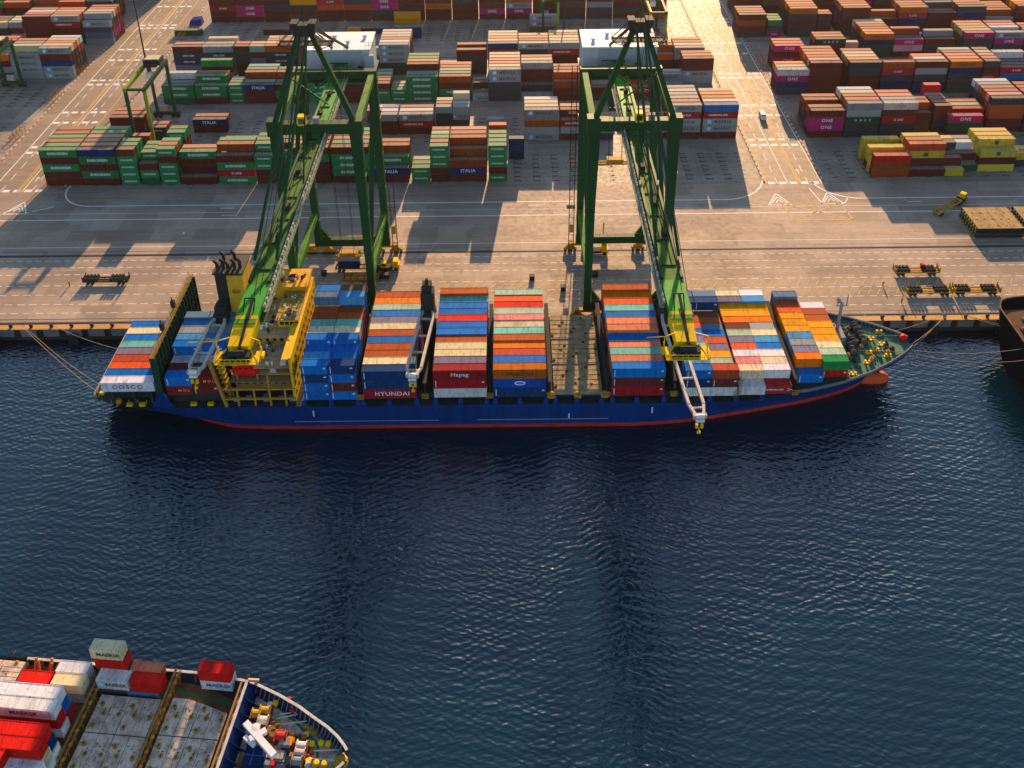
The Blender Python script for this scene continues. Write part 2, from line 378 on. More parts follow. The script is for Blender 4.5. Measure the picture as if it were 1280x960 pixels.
# empty ground slots: dark corner pads and slot lines in the yard blocks
sl = MB(); rng = random.Random(3)
def slots(x0, x1, y0, rows):
    x = x0
    while x < x1-6:
        for r in range(rows+1):
            yy = y0 + r*2.9
            for xx in (x+.5, x+6.0):
                sl.box(xx, yy-.35, .010, xx+1.2+rng.random()*.6, yy+.25, .020)
        for xx in (x-.1,): sl.box(xx, y0, .010, xx+.14, y0+rows*2.9, .016)
        x += 6.4
slots(-140, 80, 277.7, 6); slots(-140, 80, 305.7, 6); slots(-140, 80, 338, 6); slots(-140, 80, 363.5, 6); slots(-140, 80, 399.5, 6); slots(-140, 80, 424, 6)
slots(106, 190, 277.7, 6); slots(106, 190, 305.7, 6); slots(106, 230, 338, 6)
slots(-260, -182, 305.7, 6); slots(-260, -182, 277.7, 6); slots(-260, -182, 338, 6)
tag(sl.build('slot_marking', flat('slot_mark', (.04,.037,.034), .7)), 'dark corner pads and slot lines on the yard pavement', None, None, 'structure')
# low reefer racks / runways of the yard cranes (pale concrete strips between blocks)
rw = MB()
for y in (302.6, 325.2, 335.2, 360.9, 382.6, 396.2, 421.4, 444):
    for x0, x1 in ((-330,-182), (-146,82), (104,420)):
        rw.box(x0, y-.55, .006, x1, y+.55, .014)
tag(rw.build('crane_runway', ground_mat('runway_concrete', (.27,.255,.23), (7, 3), .1, .3)), 'pale concrete runway strip for yard cranes', None, None, 'structure')

# ================================================================ CONTAINERS
PAL = dict(
 r=('red',(.62,.016,.012)), m=('maroon',(.145,.030,.024)), o=('orange',(.84,.20,.008)), y=('amber',(.88,.34,.006)), Y=('yellow',(.62,.42,.03)),
 b=('bright blue',(.0,.15,.50)), n=('navy blue',(.004,.045,.15)), l=('light blue',(.05,.27,.52)), t=('turquoise',(.16,.46,.38)), s=('pale green',(.36,.50,.34)),
 g=('green',(.008,.20,.055)), c=('cream',(.68,.58,.34)), w=('white',(.72,.71,.70)), k=('charcoal',(.055,.068,.075)), e=('grey',(.30,.32,.32)),
 p=('purple grey',(.20,.18,.27)), P=('magenta',(.50,.02,.16)), a=('rust orange',(.42,.085,.022)), R=('vermilion',(.68,.10,.025)), d=('dark green',(.02,.11,.055)), B=('brown',(.17,.085,.045)),
 q=('slate blue',(.10,.18,.30)), z=('brick red',(.45,.07,.03)), f=('salmon',(.62,.20,.10)),
 v=('crimson',(.40,.012,.022)), E=('green',(.006,.17,.055)), I=('navy blue',(.015,.04,.14)), H=('red',(.38,.03,.025)), K=('crimson',(.42,.02,.035)), U=('dark green',(.02,.085,.05)),
 A=('grey',(.33,.35,.35)), O=('white',(.70,.64,.62)), M=('yellow',(.55,.38,.04)), C=('white',(.66,.64,.70)), D=('red',(.42,.015,.03)), L=('burnt orange',(.55,.14,.01)),
 X=('dark red',(.30,.016,.022)), J=('blue',(.002,.065,.34)), Z=('charcoal',(.045,.055,.075)), T=('maroon',(.22,.02,.03)), N=('navy blue',(.002,.045,.15)), F=('pink',(.75,.25,.22)))
WHT = flat('letter_white', (.75,.75,.73)); BLK = flat('letter_black', (.03,.03,.04)); PNK = flat('letter_magenta', (.45,.03,.2)); YLW = flat('letter_yellow', (.75,.5,.08)); LBL = flat('letter_light_blue', (.25,.55,.75))
TXT = dict(E=('EVERGREEN',WHT,1.25,0,1.0), I=('ITALIA',WHT,1.7,0,1.0), H=('HAMBURG SUD',WHT,1.0,-1,1.0), K=('K LINE',WHT,1.1,0,1.0), U=('U A S C',WHT,1.2,0,1.5), A=('MAERSK',BLK,1.55,1.0,1.15), P=('ONE',WHT,1.75,0,1.2),
 O=('ONE',PNK,1.75,0,1.2), C=('COSCO',BLK,1.7,0,1.35), D=('HYUNDAI',WHT,1.7,.6,1.1), L=('Hapag-Lloyd',BLK,1.2,0,1.0), X=('Hapag',WHT,1.5,0,1.1), Z=('CMA CGM',WHT,1.0,0,1.0), T=('MOL',YLW,1.6,1.0,1.6))
_txt = {}
def text_mesh(s, size, m, spread=1.0):
    key = (s, size, m.name)
    if key not in _txt:
        cu = bpy.data.curves.new('txt', 'FONT'); cu.body = s; cu.size = size; cu.align_x = 'CENTER'; cu.align_y = 'CENTER'; cu.space_character = spread; cu.resolution_u = 2
        cu.offset = .02
        ob = bpy.data.objects.new('txt', cu); COL.objects.link(ob)
        me = bpy.data.meshes.new_from_object(ob); bpy.data.objects.remove(ob); bpy.data.curves.remove(cu)
        me.transform(Matrix.Rotation(math.pi/2, 4, 'X')); me.materials.clear(); me.materials.append(m)
        _txt[key] = me
    return _txt[key]
def emblem_mesh(kind):
    key = ('emblem', kind)
    if key not in _txt:
        b = MB()
        if kind == 'star':
            pts = [(math.cos(R(90+i*360/14))*(.62 if i % 2 == 0 else .3), 0, math.sin(R(90+i*360/14))*(.62 if i % 2 == 0 else .3)) for i in range(14)]
            b.rect([(-.75,0,-.75),(.75,0,-.75),(.75,0,.75),(-.75,0,.75)]).mat(1).rect([(p[0],-.01,p[2]) for p in pts])
            me = b.mesh('star', [LBL, WHT])
        elif kind == 'oval':
            b.rect([(1.3*math.cos(t*.35), 0, .62*math.sin(t*.35)) for t in range(18)]).mat(1).rect([(.95*math.cos(t*.35), -.01, .32*math.sin(t*.35)) for t in range(18)])
            me = b.mesh('oval', [WHT, flat('letter_blue', (.03,.1,.4))])
        elif kind == 'box':
            b.rect([(-.8,0,-.85),(.8,0,-.85),(.8,0,.85),(-.8,0,.85)]); me = b.mesh('emblem', [BLK])
        elif kind == 'arrow':
            b.add([(-1.2,0,.55),(-.7,0,.75),(1.5,0,.1),(1.2,0,-.1)], [(0,1,2,3)]).add([(-1.2,0,-.55),(-.7,0,-.75),(1.5,0,.0),(1.2,0,-.16)], [(0,1,2,3)]); me = b.mesh('arrow', [WHT])
        _txt[key] = me
    return _txt[key]
_cm = {}
def cont_mesh(Lc, W, H):
    key = (round(Lc,2), round(W,2), round(H,2))
    if key in _cm: return _cm[key]
    b = MB(); x, y = Lc/2, W/2; t = .05
    b.box(-x+.1, -y+t, .12, x-.1, y-t, H-.06)
    for sy in (-1, 1):
        b.box(-x, sy*y-(.12 if sy > 0 else 0), .0, x, sy*y+(0 if sy > 0 else .12), .16)
        b.box(-x, sy*y-(.09 if sy > 0 else 0), H-.13, x, sy*y+(0 if sy > 0 else .09), H)
        for sx in (-1, 1):
            b.box(sx*x-(.16 if sx > 0 else 0), sy*y-(.17 if sy > 0 else -.001), .001, sx*x+(0 if sx > 0 else .16), sy*y+(-.001 if sy > 0 else .17), H-.001)
            for zz in (-.004, H-.115):
                b.box(sx*(x+.006)-(.2 if sx > 0 else 0), sy*(y+.006)-(.2 if sy > 0 else 0), zz, sx*(x+.006)+(0 if sx > 0 else .2), sy*(y+.006)+(0 if sy > 0 else .2), zz+.123)
    n = int(Lc/.55)
    for i in range(n):
        xx = -x+.25+(Lc-.5)*(i+.25)/n; ww = (Lc-.5)/n*.45
        for sy in (-1, 1):
            b.box(xx, sy*(y-t)-(0 if sy > 0 else .035), .17, xx+ww, sy*(y-t)+(.035 if sy > 0 else 0), H-.14)
        b.box(xx, -y+.14, H-.062, xx+ww, y-.14, H-.028)
    for sx in (-1, 1):
        b.box(sx*x-(.1 if sx > 0 else 0), -y+.17, H-.12, sx*x+(0 if sx > 0 else .1), y-.17, H-.002); b.box(sx*x-(.1 if sx > 0 else 0), -y+.17, .002, sx*x+(0 if sx > 0 else .1), y-.17, .16)
    _cm[key] = b.mesh('container', CM); return _cm[key]
def door_mesh(W, H):
    key = ('door', round(W,2), round(H,2))
    if key in _cm: return _cm[key]
    b = MB(); y = W/2
    for s in (-1, 1):
        b.box(-.02, min(s*.02, s*(y-.19)), .19, .03, max(s*.02, s*(y-.19)), H-.15)
        for k in (.3, .68):
            b.tube((.06, s*k*(y-.1), .12), (.06, s*k*(y-.1), H-.1), .035, n=5)
    b.box(.03, -y+.25, H*.36, .05, y-.25, H*.40)
    _cm[key] = b.mesh('door', CM); return _cm[key]
ORD = ['zeroth','first','second','third','fourth','fifth','sixth','seventh','eighth','ninth','tenth','eleventh','twelfth','thirteenth','fourteenth','fifteenth','sixteenth','seventeenth','eighteenth','nineteenth','twentieth']
CELLS = []
def bay(x0, y0, Lc, rows, zb=0.0, th=2.7, pitch=2.9, phrase='', W=2.42, group='', pal='mmaakegoncw', front='front', rnd=None):
    """one bay of a block: rows are listed from the water side, each a string of colours bottom to top"""
    rr = random.Random(hash((round(x0), round(y0))) & 0xffff) if rnd is None else rnd
    for r, tok in enumerate(rows.split()):
        up = 0.0
        if '+' in tok: tok, u = tok.split('+'); up = float(u)
        if tok == '-': continue
        if tok[0].isdigit():
            h = int(tok[0]); tops = tok[1:]
            cols = [rr.choice(pal) for _ in range(h-len(tops))] + list(reversed(tops))
        else: cols = list(tok)
        for t, c in enumerate(cols):
            CELLS.append(dict(x=x0+Lc/2, y=y0+r*pitch+W/2, z=zb+up+t*th, L=Lc, W=W, H=th-.03, c=c, r=r, t=t, top=(t == len(cols)-1), phrase=phrase, group=group, x0=x0, x1=x0+Lc, rz=0.0, n=len(cols), pitch=pitch, x20=Lc < 8))
L4, L2 = 12.19, 6.06
YA, YB, YC, YD, YE, YF = 277.7, 305.7, 338.0, 363.5, 399.5, 424.0
AL = 'front yard block left'
def yb(blk, Y, lst, where, pal='mmaakegneww'):
    for i, (x, Lc, rows) in enumerate(lst):
        bay(x, Y, Lc, rows, phrase='%s bay, %s' % (ORD[i+1] if i < 20 else 'last', blk), group='containers stacked in the yard', pal=pal)
yb('quayside yard block left of road', YA, [
 (-155.1,L4,'mmEmE 5g 5a 5g 5a 5z'), (-142.6,L4,'mEmEn 5a 5d 5f 5g 5g'), (-129.9,L2,'EEEEm 5g 5g - - 4z'), (-123.2,L2,'dEm 4E 4g 4g'),
 (-116.7,L2,'EEEmE 5a 5g - 5E 5g'), (-110.3,L4,'m mmmE 4f'), (-97.5,L4,'EKEm 5a 5g 4a 4g'), (-84.9,L2,'mmEE 5E 5g 5g'), (-78.7,L2,'mmE 3g 3g 4d 4n'),
 (-72.5,L4,'mmmEm 5f 5a 5a 5f'), (-59.5,L4,'mEEEm 5g 5a 5g 5g'), (-46.6,L4,'mI 3E 4a 4a'), (-33.4,L2,'EE 2g 2s'), (-27.1,L2,'mmEEE 5a 5g 5s 5a'),
 (-20.8,L4,'mIz mmma mmIma 5a 5f'), (-7.9,L2,'EmEEE 5g 5g 5g 4E 5R'), (-1.2,L2*.88,'- - - - - nnn')], 'left', 'mmmmggE')
yb('quayside yard block right of road', YA, [
 (119.5,L4,'aar MY mMY - MMY'), (131.6,L4,'m mmMR 4a 4Y'), (143.9,L2,'M mm mm 3k 3Y'), (149.9,L2,'- d mm 3w 3e'), (155.8,L4,'- MmM MYYM 4Y 4Y'), (168.8,L4,'- - kM 2Y'), (181.6,L4,'- mM 3Y 3a')], 'right')
yb('second yard block left of road', YB, [
 (-145.2,L4,'- - nmm 3z 3a'), (-130.3,L2,'- kZ 2z'), (-116.5,L4,'- - - mI 2a'), (-53.7,L4,'- - - - - ma 2w'), (-47.4,L2,'- - mme 3w 3p'), (-40.8,L4,'- - mHA 3w 3a'),
 (-27.9,L2,'- - - - kke 3a 3c'), (-21.7,L2,'- - - - kAe 3w 4c'), (-9,L2,'- - - - e'), (4.5,L4,'Aea AeaA 4c 4c 4w'), (17.3,L4,'meH 4m 4f 3a'), (30.2,L2,'ke mA 2c'),
 (42.4,L4,'mAA 3a 3e 3c'), (54.9,L4,'mAAHA 5a 5e 5e 5c 5e'), (68.0,L4,'mAAHb 5c 5a 5o 5c')], 'left', 'mmmBeeAekk')
yb('second yard block right of road', YB, [
 (106.0,L4,'mPPm 4a 3m 4a 4a'), (118.7,L4,'kkUee 5R 5a 5c 5w'), (131.4,L4,'kkKmO 5e 5F 5R'), (144.2,L2,'- 3m 4z 4m'), (151.1,L2,'- kkmm 4a 4a 4F 5r'), (155.3,L4,'kdP'),
 (158.3,L4,'- - 3r 3s 3a'), (170.9,L4,'- mmaak 5F 5a 5a 5e 5w'), (183.9,L4,'- 5k 5d 5P 5a 5a'), (196.8,L4,'4m 5a 5P 5c')], 'right', 'mmmmmBPkkkn')
yb('third yard block left of road', YC, [
 (-134.8,L4,'dEE 3e 4w'), (-122.1,L4,'mEE 4E 4a - 5g'), (-109.2,L2,'EEE 3g 3s'), (-103.7,L4,'mmI 3s 4a 4g 4t'), (-91.2,L4,'mEm 3g 4a 4g'), (-78.6,L4,'gEEE 4g 4a'), (-66.2,L4,'mmmE 4g'),
 (-53.0,L2,'gEm 3a 3R 3s 3g'), (-46.6,L2,'EE 2s 2c'), (-40.6,L4,'EEEE 4t 5m 5o 5g 5g'), (-27.9,L4,'mEma 4g 4s 4a 4R'), (-15.2,L2,'A e 2B 2e'), (-8.7,L4,'kkkAA 5c 5f 5o 5c 5c'),
 (3.8,L4,'A 2k mmmme 5c 5a'), (16.3,L4,'mma 4R 4m 4a'), (29.0,L4,'km 3e 3c 4w'), (42,L4,'mH 3a 3c 4k'), (55.6,L4,'- - - e eA 2w'), (68.3,L4,'- - - - - eAmm 4R 4a')], 'left', 'mmmBeeAekkg')
yb('third yard block right of road', YC, [
 (103.0,L4,'- knPw 4c 4o'), (115.4,L4,'- mmmmm 5F 5a 5o 5a 5a'), (130.5,L4,'- mmmkk 5o 5c 5c 5a'), (143.4,L4,'- nnkKa 4s 4F'), (156.2,L4,'- nnkem 5w 5o'), (169.4,L4,'- dkknL 5o 5F 5a 5s'),
 (182.5,L2,'- mmHmk 5R 5F 5s 5a'), (189.2,L4,'- nmbK 4k 4k 5w'), (202.2,L4,'- 4m 4a 5r')], 'right', 'mmmmmBPkkkn')
FAR = 'mmmmmBBkkkPn'
def far(Y, lst, pal=FAR): yb('far', Y, lst, '', pal)
far(YD, [(-229.6,L4,'4a 4R 4c 5c'), (-217,L4,'kemo 4e 4c 5R 5R'), (-204.3,L4,'eAAA 5c 5e 5R'), (-191.8,L4,'AAnmA 5c 5o 5c 5w'),
 (-137.6,L4,'epZZm 5f'), (-125.3,L4,'kkZZe 5e - 5c'), (-112.5,L2,'kmkkm 5R'), (-106.3,L2,'kbpme 5y'), (-100.2,L4,'kkZZa 5c 5f 5c'), (-87.4,L4,'- - - 4B'), (-66,L4,'mkm 4c'),
 (-53.8,L4,'kkAAA 5w 5R 5c 5w 5c'), (-22.3,L4,'kkkm - 4a'), (-9.5,L4,'mmmHN 5c 5o 5c 5c'), (3.0,L4,'kkkkA 5m 5o 5c'), (15.5,L4,'mmmHe 5c 5c 5a 5c'), (28.5,L4,'kme 3w 4c'), (41,L4,'mAe 3e 4o 4a'), (54,L4,'mmR 4a 4y'), (66.6,L4,'mmAe 4c 4a 4R')])
far(376-11.6, [(107.5,L4,'mPmP 4R 4z'), (124,L4,'mmmmU 5R 5a'), (136.5,L2,'3m 4c')])
far(376, [(148.2,L4,'kdnL 4y 4a 4a 4f 4c'), (161,L4,'mOP 3m 4a'), (174,L4,'mkm 4e 3w'), (190,L4,'kkkP 4c 4y 4s 4o'), (203,L4,'kkPA 3m 4w 4F 4a'), (216,L4,'mmmk 4c 4a 4o'), (229,L4,'mmk 4a')])
far(YE, [(-234,L4,'4c 4m 4k'), (-221.3,L2,'meme 4w 4c'), (-214.6,L4,'mmmmm 5R 5w 5R'), (-202,L4,'kmmHA 5R 5c 5R'), (-188.6,L4,'eqkA 5e 5c 5R 5a'), (-152.1,L4,'- - - d'),
 (-112,L4,'- - - m'), (-74,L2,'- - - y'), (-67.5,L2,'- - - m'), (-61,L2,'- - - n'), (-52.4,L4,'- nn a'), (-54,L4,'- - - - - - - yy'), (8.4,L4,'- - - BAA'),
 (100.4,L4,'kmam 4a 4a 4a'), (113.6,L2,'3g 3g 3g'), (122.6,L4,'dkmkL 5a 5o 5a 5a 5a'), (135.2,L2,'kmkm 4o'), (146,L4,'dkmmm 5o 5a 5a 5a'), (158.4,L4,'mmm 4a'), (171,L4,'dmnKL 5a 5f 5a'), (183.8,L4,'kmmm 4f 5k'), (196.6,L4,'mmKnk 5a 5f 5c 5a'), (209.5,L4,'eke 4a 4a 4o 4f'), (222.5,L4,'5m 5o 5y 5a'), (235.4,L4,'5k 5a 5f')])
rr = random.Random(11)
lst = []
specials = ['mmKmm','mPPmm','mmkms','kmkye','mmRKk','mmakR','mkPPP','mmmmb','mmLma','mmmkm','mPmmm','mPALk','mmmmm','kmkmm','kkemm','mkmmk','RmmRa','mmmRm','mRmmm']
x = -139.8
for s in specials:
    x > 67 or lst.append((x, L4, s + ' ' + ' '.join('5'+rr.choice('aaafocRym') for _ in range(2)))); x += 12.5
far(YF+.5, lst)
lst = []
for x in [-184-12.8*i for i in range(1, 12)]: lst.append((x, L4, ' '.join(str(rr.choice([3,4,4,5]))+rr.choice('ggcaRewk') for _ in range(5))))
far(YF+1, lst)
lst = []
for x in [104+13.0*i for i in range(14)]: lst.append((x, L4, ' '.join(str(rr.choice([4,5,5,5]))+rr.choice('aaofRcyes') for _ in range(5))))
far(YF+1, lst)
lst = []
for x in [-300+12.8*i for i in range(10)] + [104+13*i for i in range(15)]: lst.append((x, L4, ' '.join(str(rr.choice([3,4,5]))+rr.choice('aaofRcyes') for _ in range(5))))
far(459, lst)

# ---------------------------------------------------------------- boxes on the moored ship (rows run from the water side to the quay side)
SG = 'containers stacked on the moored ship'
def sb(x0, Lc, rows, zb, th, phrase, y0=171.0): bay(x0, y0, Lc, rows, zb, th, 2.49, phrase, 2.43, SG, 'mnbakr')
sb(-95.6, L4, 'C b R z p t b c b', 8.2, 2.7, 'aftmost stack on the ship')
sb(-80.6, L2-.1, 'Tb mm mw mnb nbl 3e 3l 3q+.6', 7.0, 2.7, 'aft half, stack before the funnel')
sb(-74.5, L2-.1, 'mT Tm mw mmb nbl 3e 3l 3q+.6', 7.0, 2.7, 'forward half, stack before the funnel')
sb(-49.0, L2, 'bbnb bbbl nnbb nbbb+1.4 nbbc+1.4 nmzt+1.4 nmma+1.4 nmma+1.4 nnnq+4.2 nnnb+4.2', 5.0, 2.58, 'aft half, stack beside the yellow bridge')
sb(-42.8, L2, 'bmbn bnnb bnnb nbbb+1.4 nbbc+1.4 nmzt+1.4 nmma+1.4 nmma+1.4 nnnl+4.2 nnnB+4.2', 5.0, 2.58, 'forward half, stack beside the yellow bridge')
sb(-35.2, L4, 'DNN 3c 3a 3a 3b 3a 3c 3p 3b 3s 3o 3a', 5.3, 2.74, 'stack left of the midship crane')
sb(-18.8, L4, 'wvX 3p 3c 3c 3a 3b+.2 3b+.2 3r+.2 3b+.2 3b+.2 3t+.2 3a+.9', 5.4, 2.72, 'stack right of the midship crane')
sb(-4.9, L4, 'nJL 3b 3z 3o 3a+.2 3t+.2 3c+.2 3F+.3 3s+.2 3r+.2 3R+.2 3s+.3', 5.4, 2.74, 'stack left of the bare hatch')
sb(22.5, L4, 'vmb 3f 3t 3f 3b 3f+.9 3f+.9 3b+.9 3t+.9 3R+.9 3o+.9 3a+1.6', 5.4, 2.72, 'stack right of the bare hatch')
sb(39.4, L2, 'wNb wbl 3b 3s 3p 3b 3R 3a 2q 2b 3n 3q', 5.0, 2.6, 'aft half, stack under fore crane boom')
sb(45.6, L2, 'wmz 2B 2s 2y 2p 2R 2b 2q 2a 2B 3N 3q', 5.0, 2.6, 'forward half, stack under fore crane boom')
sb(52.2, L2, 'w 2c 2F 2w 2R 2p 2s 2m', 5.2, 2.6, 'aft half, second stack from the bow')
sb(58.3, L2, 'H+.2 2w+.1 2c 2w 2b 2l 2c 2e', 5.2, 2.6, 'forward half, second stack from the bow')
sb(52.2, L4, '- - - - - - - - 2o 2y 2y', 5.2, 2.6, 'long boxes, second stack from the bow')
sb(52.2, L2, '- - - - - - - - - - - 2p+.6 2c+.6', 5.2, 2.6, 'aft half, second stack from the bow')
sb(58.3, L2, '- - - - - - - - - - - 2l+.6 2w+.6', 5.2, 2.6, 'forward half, second stack from the bow')
sb(66.3, L2, 'b 2o 2p 2e 2l 2y 2y 2y 2R 2a 2q+.9', 6.2, 2.6, 'aft half, foremost stack', 173.6)
sb(72.4, L2, '- 2g 2s 2c 2y 2y 2y 2a 2a 2w', 6.2, 2.6, 'forward half, foremost stack', 172.6)

# ---------------------------------------------------------------- exposure, individuals and the rest
CL = {}
for i, c in enumerate(CELLS): CL.setdefault((round(c['y']),), []).append(i)
def covered(px, py, pz, me):
    for k in (round(py)-1, round(py), round(py)+1):
        for j in CL.get((k,), ()):
            o = CELLS[j]
            if o is me: continue
            if abs(px-o['x']) < o['L']/2 and abs(py-o['y']) < o['W']/2+.35 and o['z']-.05 < pz < o['z']+o['H']+.08: return True
    return False
for c in CELLS:
    zc = c['z']+c['H']/2; q = [-.25, .25]
    c['ftop'] = sum(not covered(c['x']+a*c['L'], c['y'], c['z']+c['H']+.3, c) for a in q)/2
    c['ffront'] = sum(not covered(c['x']+a*c['L'], c['y']-c['pitch'], zc, c) for a in q)/2
    s = 1 if c['x'] < 0 else -1; c['side'] = s
    c['fside'] = 0 if covered(c['x']+s*(c['L']/2+.5), c['y'], zc, c) else 1
    D = c['y']*math.cos(PITCH)+(CAM_H-zc)*math.sin(PITCH); sc = (F_PX/D)**2
    dep = math.atan2(CAM_H-zc, c['y']); az = abs(c['x'])/c['y']
    c['score'] = sc*(c['ftop']*c['L']*c['W']*math.sin(dep) + c['ffront']*c['L']*c['H']*math.cos(dep) + c['fside']*c['W']*c['H']*az)
    u = F_PX*c['x']/D
    if c['group'] == SG: c['score'] *= 1.7
    if abs(u) > 700 or c['y'] > 470: c['score'] *= .1
VIS = [c for c in CELLS if c['ftop']+c['ffront']+c['fside'] > 0 and c['score'] > 4]
VIS.sort(key=lambda c: -c['score'])
NEAR_SHIP_N = 26
IND = VIS[:300-NEAR_SHIP_N]; REST = VIS[300-NEAR_SHIP_N:]
ROWW = ['front', 'second', 'third', 'fourth', 'fifth', 'sixth', 'seventh', 'eighth', 'ninth', 'tenth', 'eleventh', 'twelfth', 'thirteenth']
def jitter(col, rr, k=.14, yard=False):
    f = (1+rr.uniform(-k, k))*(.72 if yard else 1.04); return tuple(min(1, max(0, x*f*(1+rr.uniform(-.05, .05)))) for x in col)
def put_text(par, c, col):
    key = c['c']; H = c['H']; y = -c['W']/2-.02; Lc = c['L']; sm = .62 if c['x20'] else 1.0
    def let(me, x, z=0, s=1.0):
        o = inst('lettering', me, par, (x, y, H/2+z)); o.scale = (s, 1, s); return o
    if key in TXT:
        s, m, size, dx, sp = TXT[key]
        let(text_mesh(s, size, m, sp), dx, 0, sm)
        if key == 'A': let(emblem_mesh('star'), -3.9*sm+dx*0, 0, sm)
        if key == 'H': let(emblem_mesh('arrow'), 4.0*sm, 0, sm*.8)
    elif c['group'] == SG and key in 'bnNmvrw':
        let(plate_mesh('strip'), -Lc/2+.55 if key != 'w' else -Lc/2+.9); let(plate_mesh('tag'), Lc/2-.7, .5)
    elif key == 'M': let(emblem_mesh('box'), 0, 0, .8 if not c['x20'] else .7)
    elif key == 'J': let(emblem_mesh('oval'), 0)
def plate_mesh(kind):
    """printed marks: a white upright number strip, a small reporting tag"""
    if ('plate', kind) not in _txt:
        b = MB()
        if kind == 'strip':
            for k in range(6): b.rect([(-.11,0,-.95+k*.32),(.11,0,-.95+k*.32),(.11,0,-.72+k*.32),(-.11,0,-.72+k*.32)])
        else: b.rect([(-.3,0,-.18),(.3,0,-.18),(.3,0,.05),(-.3,0,.05)]).rect([(-.2,0,.12),(.25,0,.12),(.25,0,.25),(-.2,0,.25)])
        _txt[('plate', kind)] = b.mesh(kind, [WHT])
    return _txt[('plate', kind)]
jr = random.Random(5)
used_lab = {}
for c in IND:
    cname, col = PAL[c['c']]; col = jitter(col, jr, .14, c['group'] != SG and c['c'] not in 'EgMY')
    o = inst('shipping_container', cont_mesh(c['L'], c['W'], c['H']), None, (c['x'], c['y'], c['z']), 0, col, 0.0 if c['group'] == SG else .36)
    tier = 'on top' if c['top'] else ('at the bottom' if c['t'] == 0 else 'in %s tier' % ORD[c['t']+1])
    if c['top'] and c['n'] == 1: tier = 'on the deck' if c['group'] == SG else 'on the ground'
    lab = '%s%s container %s, %s row, %s' % ('short ' if c['x20'] else '', cname, tier, ROWW[c['r']], c['phrase'])
    used_lab[lab] = used_lab.get(lab, 0)+1
    tag(o, lab, 'container', c['group'])
    d = inst('door', door_mesh(c['W'], c['H']), o, (c['side']*c['L']/2, 0, 0), 0 if c['side'] > 0 else math.pi, col)
    if c['ffront'] > 0: put_text(o, c, col)
for k, v in used_lab.items():
    if v > 1: print('DUP LABEL', v, k)
print('containers', len(CELLS), 'visible', len(VIS), 'individual', len(IND))
# all the rest: one object of real boxes, coloured per face
V = []; Fc = []; Cc = []; T = MB(); tm = [WHT, BLK, PNK, LBL, YLW]
def sbox(x0, y0, z0, x1, y1, z1, col):
    n = len(V)
    V.extend([(x0,y0,z0),(x1,y0,z0),(x1,y1,z0),(x0,y1,z0),(x0,y0,z1),(x1,y0,z1),(x1,y1,z1),(x0,y1,z1)])
    for f in ((0,3,2,1),(4,5,6,7),(0,1,5,4),(1,2,6,5),(2,3,7,6),(3,0,4,7)): Fc.append([n+i for i in f]); Cc.append(col)
for c in REST:
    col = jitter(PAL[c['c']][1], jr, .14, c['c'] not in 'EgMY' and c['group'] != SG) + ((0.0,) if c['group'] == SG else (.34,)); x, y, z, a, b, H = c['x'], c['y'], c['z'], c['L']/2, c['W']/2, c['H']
    sbox(x-a+.08, y-b+.05, z+.02, x+a-.08, y+b-.05, z+H-.05, col)
    for sx in (-1, 1):
        for sy in (-1, 1):
            sbox(*sorted((x+sx*a, x+sx*(a-.18)))[:1], min(y+sy*b, y+sy*(b-.18)), z, max(x+sx*a, x+sx*(a-.18)), max(y+sy*b, y+sy*(b-.18)), z+H, col)
    sbox(x-a+.18, y-b, z+H-.14, x+a-.18, y-b+.12, z+H-.002, col); sbox(x-a+.18, y-b, z+.002, x+a-.18, y-b+.12, z+.16, col)
    if c['ffront'] > 0 and c['c'] in TXT and c['y'] < 440:
        s, m, size, dx, sp = TXT[c['c']]; me = text_mesh(s, size, m, sp); sm = .62 if c['x20'] else 1.0
        T.mat(tm.index(m)); T.add([(x+dx+v.co.x*sm, y-b-.02, z+H/2+v.co.z*sm) for v in me.vertices], [list(p.vertices) for p in me.polygons])
        if c['c'] == 'A': T.mat(3).rect([(x-4.6*sm, y-b-.02, z+H/2-.7*sm), (x-3.2*sm, y-b-.02, z+H/2-.7*sm), (x-3.2*sm, y-b-.02, z+H/2+.7*sm), (x-4.6*sm, y-b-.02, z+H/2+.7*sm)])
me = bpy.data.meshes.new('stacked_containers'); me.from_pydata(V, [], Fc); me.materials.append(SM)
at = me.color_attributes.new('Col', 'FLOAT_COLOR', 'CORNER'); buf = []
for p, col in zip(me.polygons, Cc): buf.extend(list(col)*p.loop_total)
at.data.foreach_set('color', buf); me.update()
so = bpy.data.objects.new('stacked_containers', me); COL.objects.link(so)
tag(so, 'mass of coloured containers filling the farther yard blocks', 'containers', None, 'stuff')
T.build('lettering', tm, so)['kind'] = 'stuff'
# ================================================================ THE MOORED CONTAINER SHIP
def interp(x, tab):
    if x <= tab[0][0]: return tab[0][1]
    for (a, va), (b, vb) in zip(tab[:-1], tab[1:]):
        if x <= b: return va+(vb-va)*(x-a)/(b-a)
    return tab[-1][1]
HULL_B = paint('hull_blue_paint', (.000,.040,.185), .45, .55, .10, scale=.5, stretch=(1,1,.12))
HULL_R = paint('hull_red_boot', (.50,.04,.035), .6, .8, .3, scale=.6, stretch=(.5,1,2))
DECK_D = paint('dark_deck_paint', (.030,.050,.045), .7, .5, .35)
DECK_G = paint('green_deck_paint', (.075,.19,.12), .6, .6, .3, scale=.5)
WALLG = paint('lashing_wall_green', (.012,.055,.035), .5, .3, .15)
YELB = paint('superstructure_yellow', (.78,.47,.02), .5, .3, .12)
TAN = paint('tan_deck', (.50,.32,.19), .7, .4, .2)
OCHRE = paint('ochre_steel', (.47,.25,.05), .5, .4, .3)
SHIPBLUE = paint('pedestal_blue', (.008,.05,.24), .5, .35, .15)
HATCH = paint('rusted_hatch', (.40,.30,.17), .7, .9, .75, scale=.5)
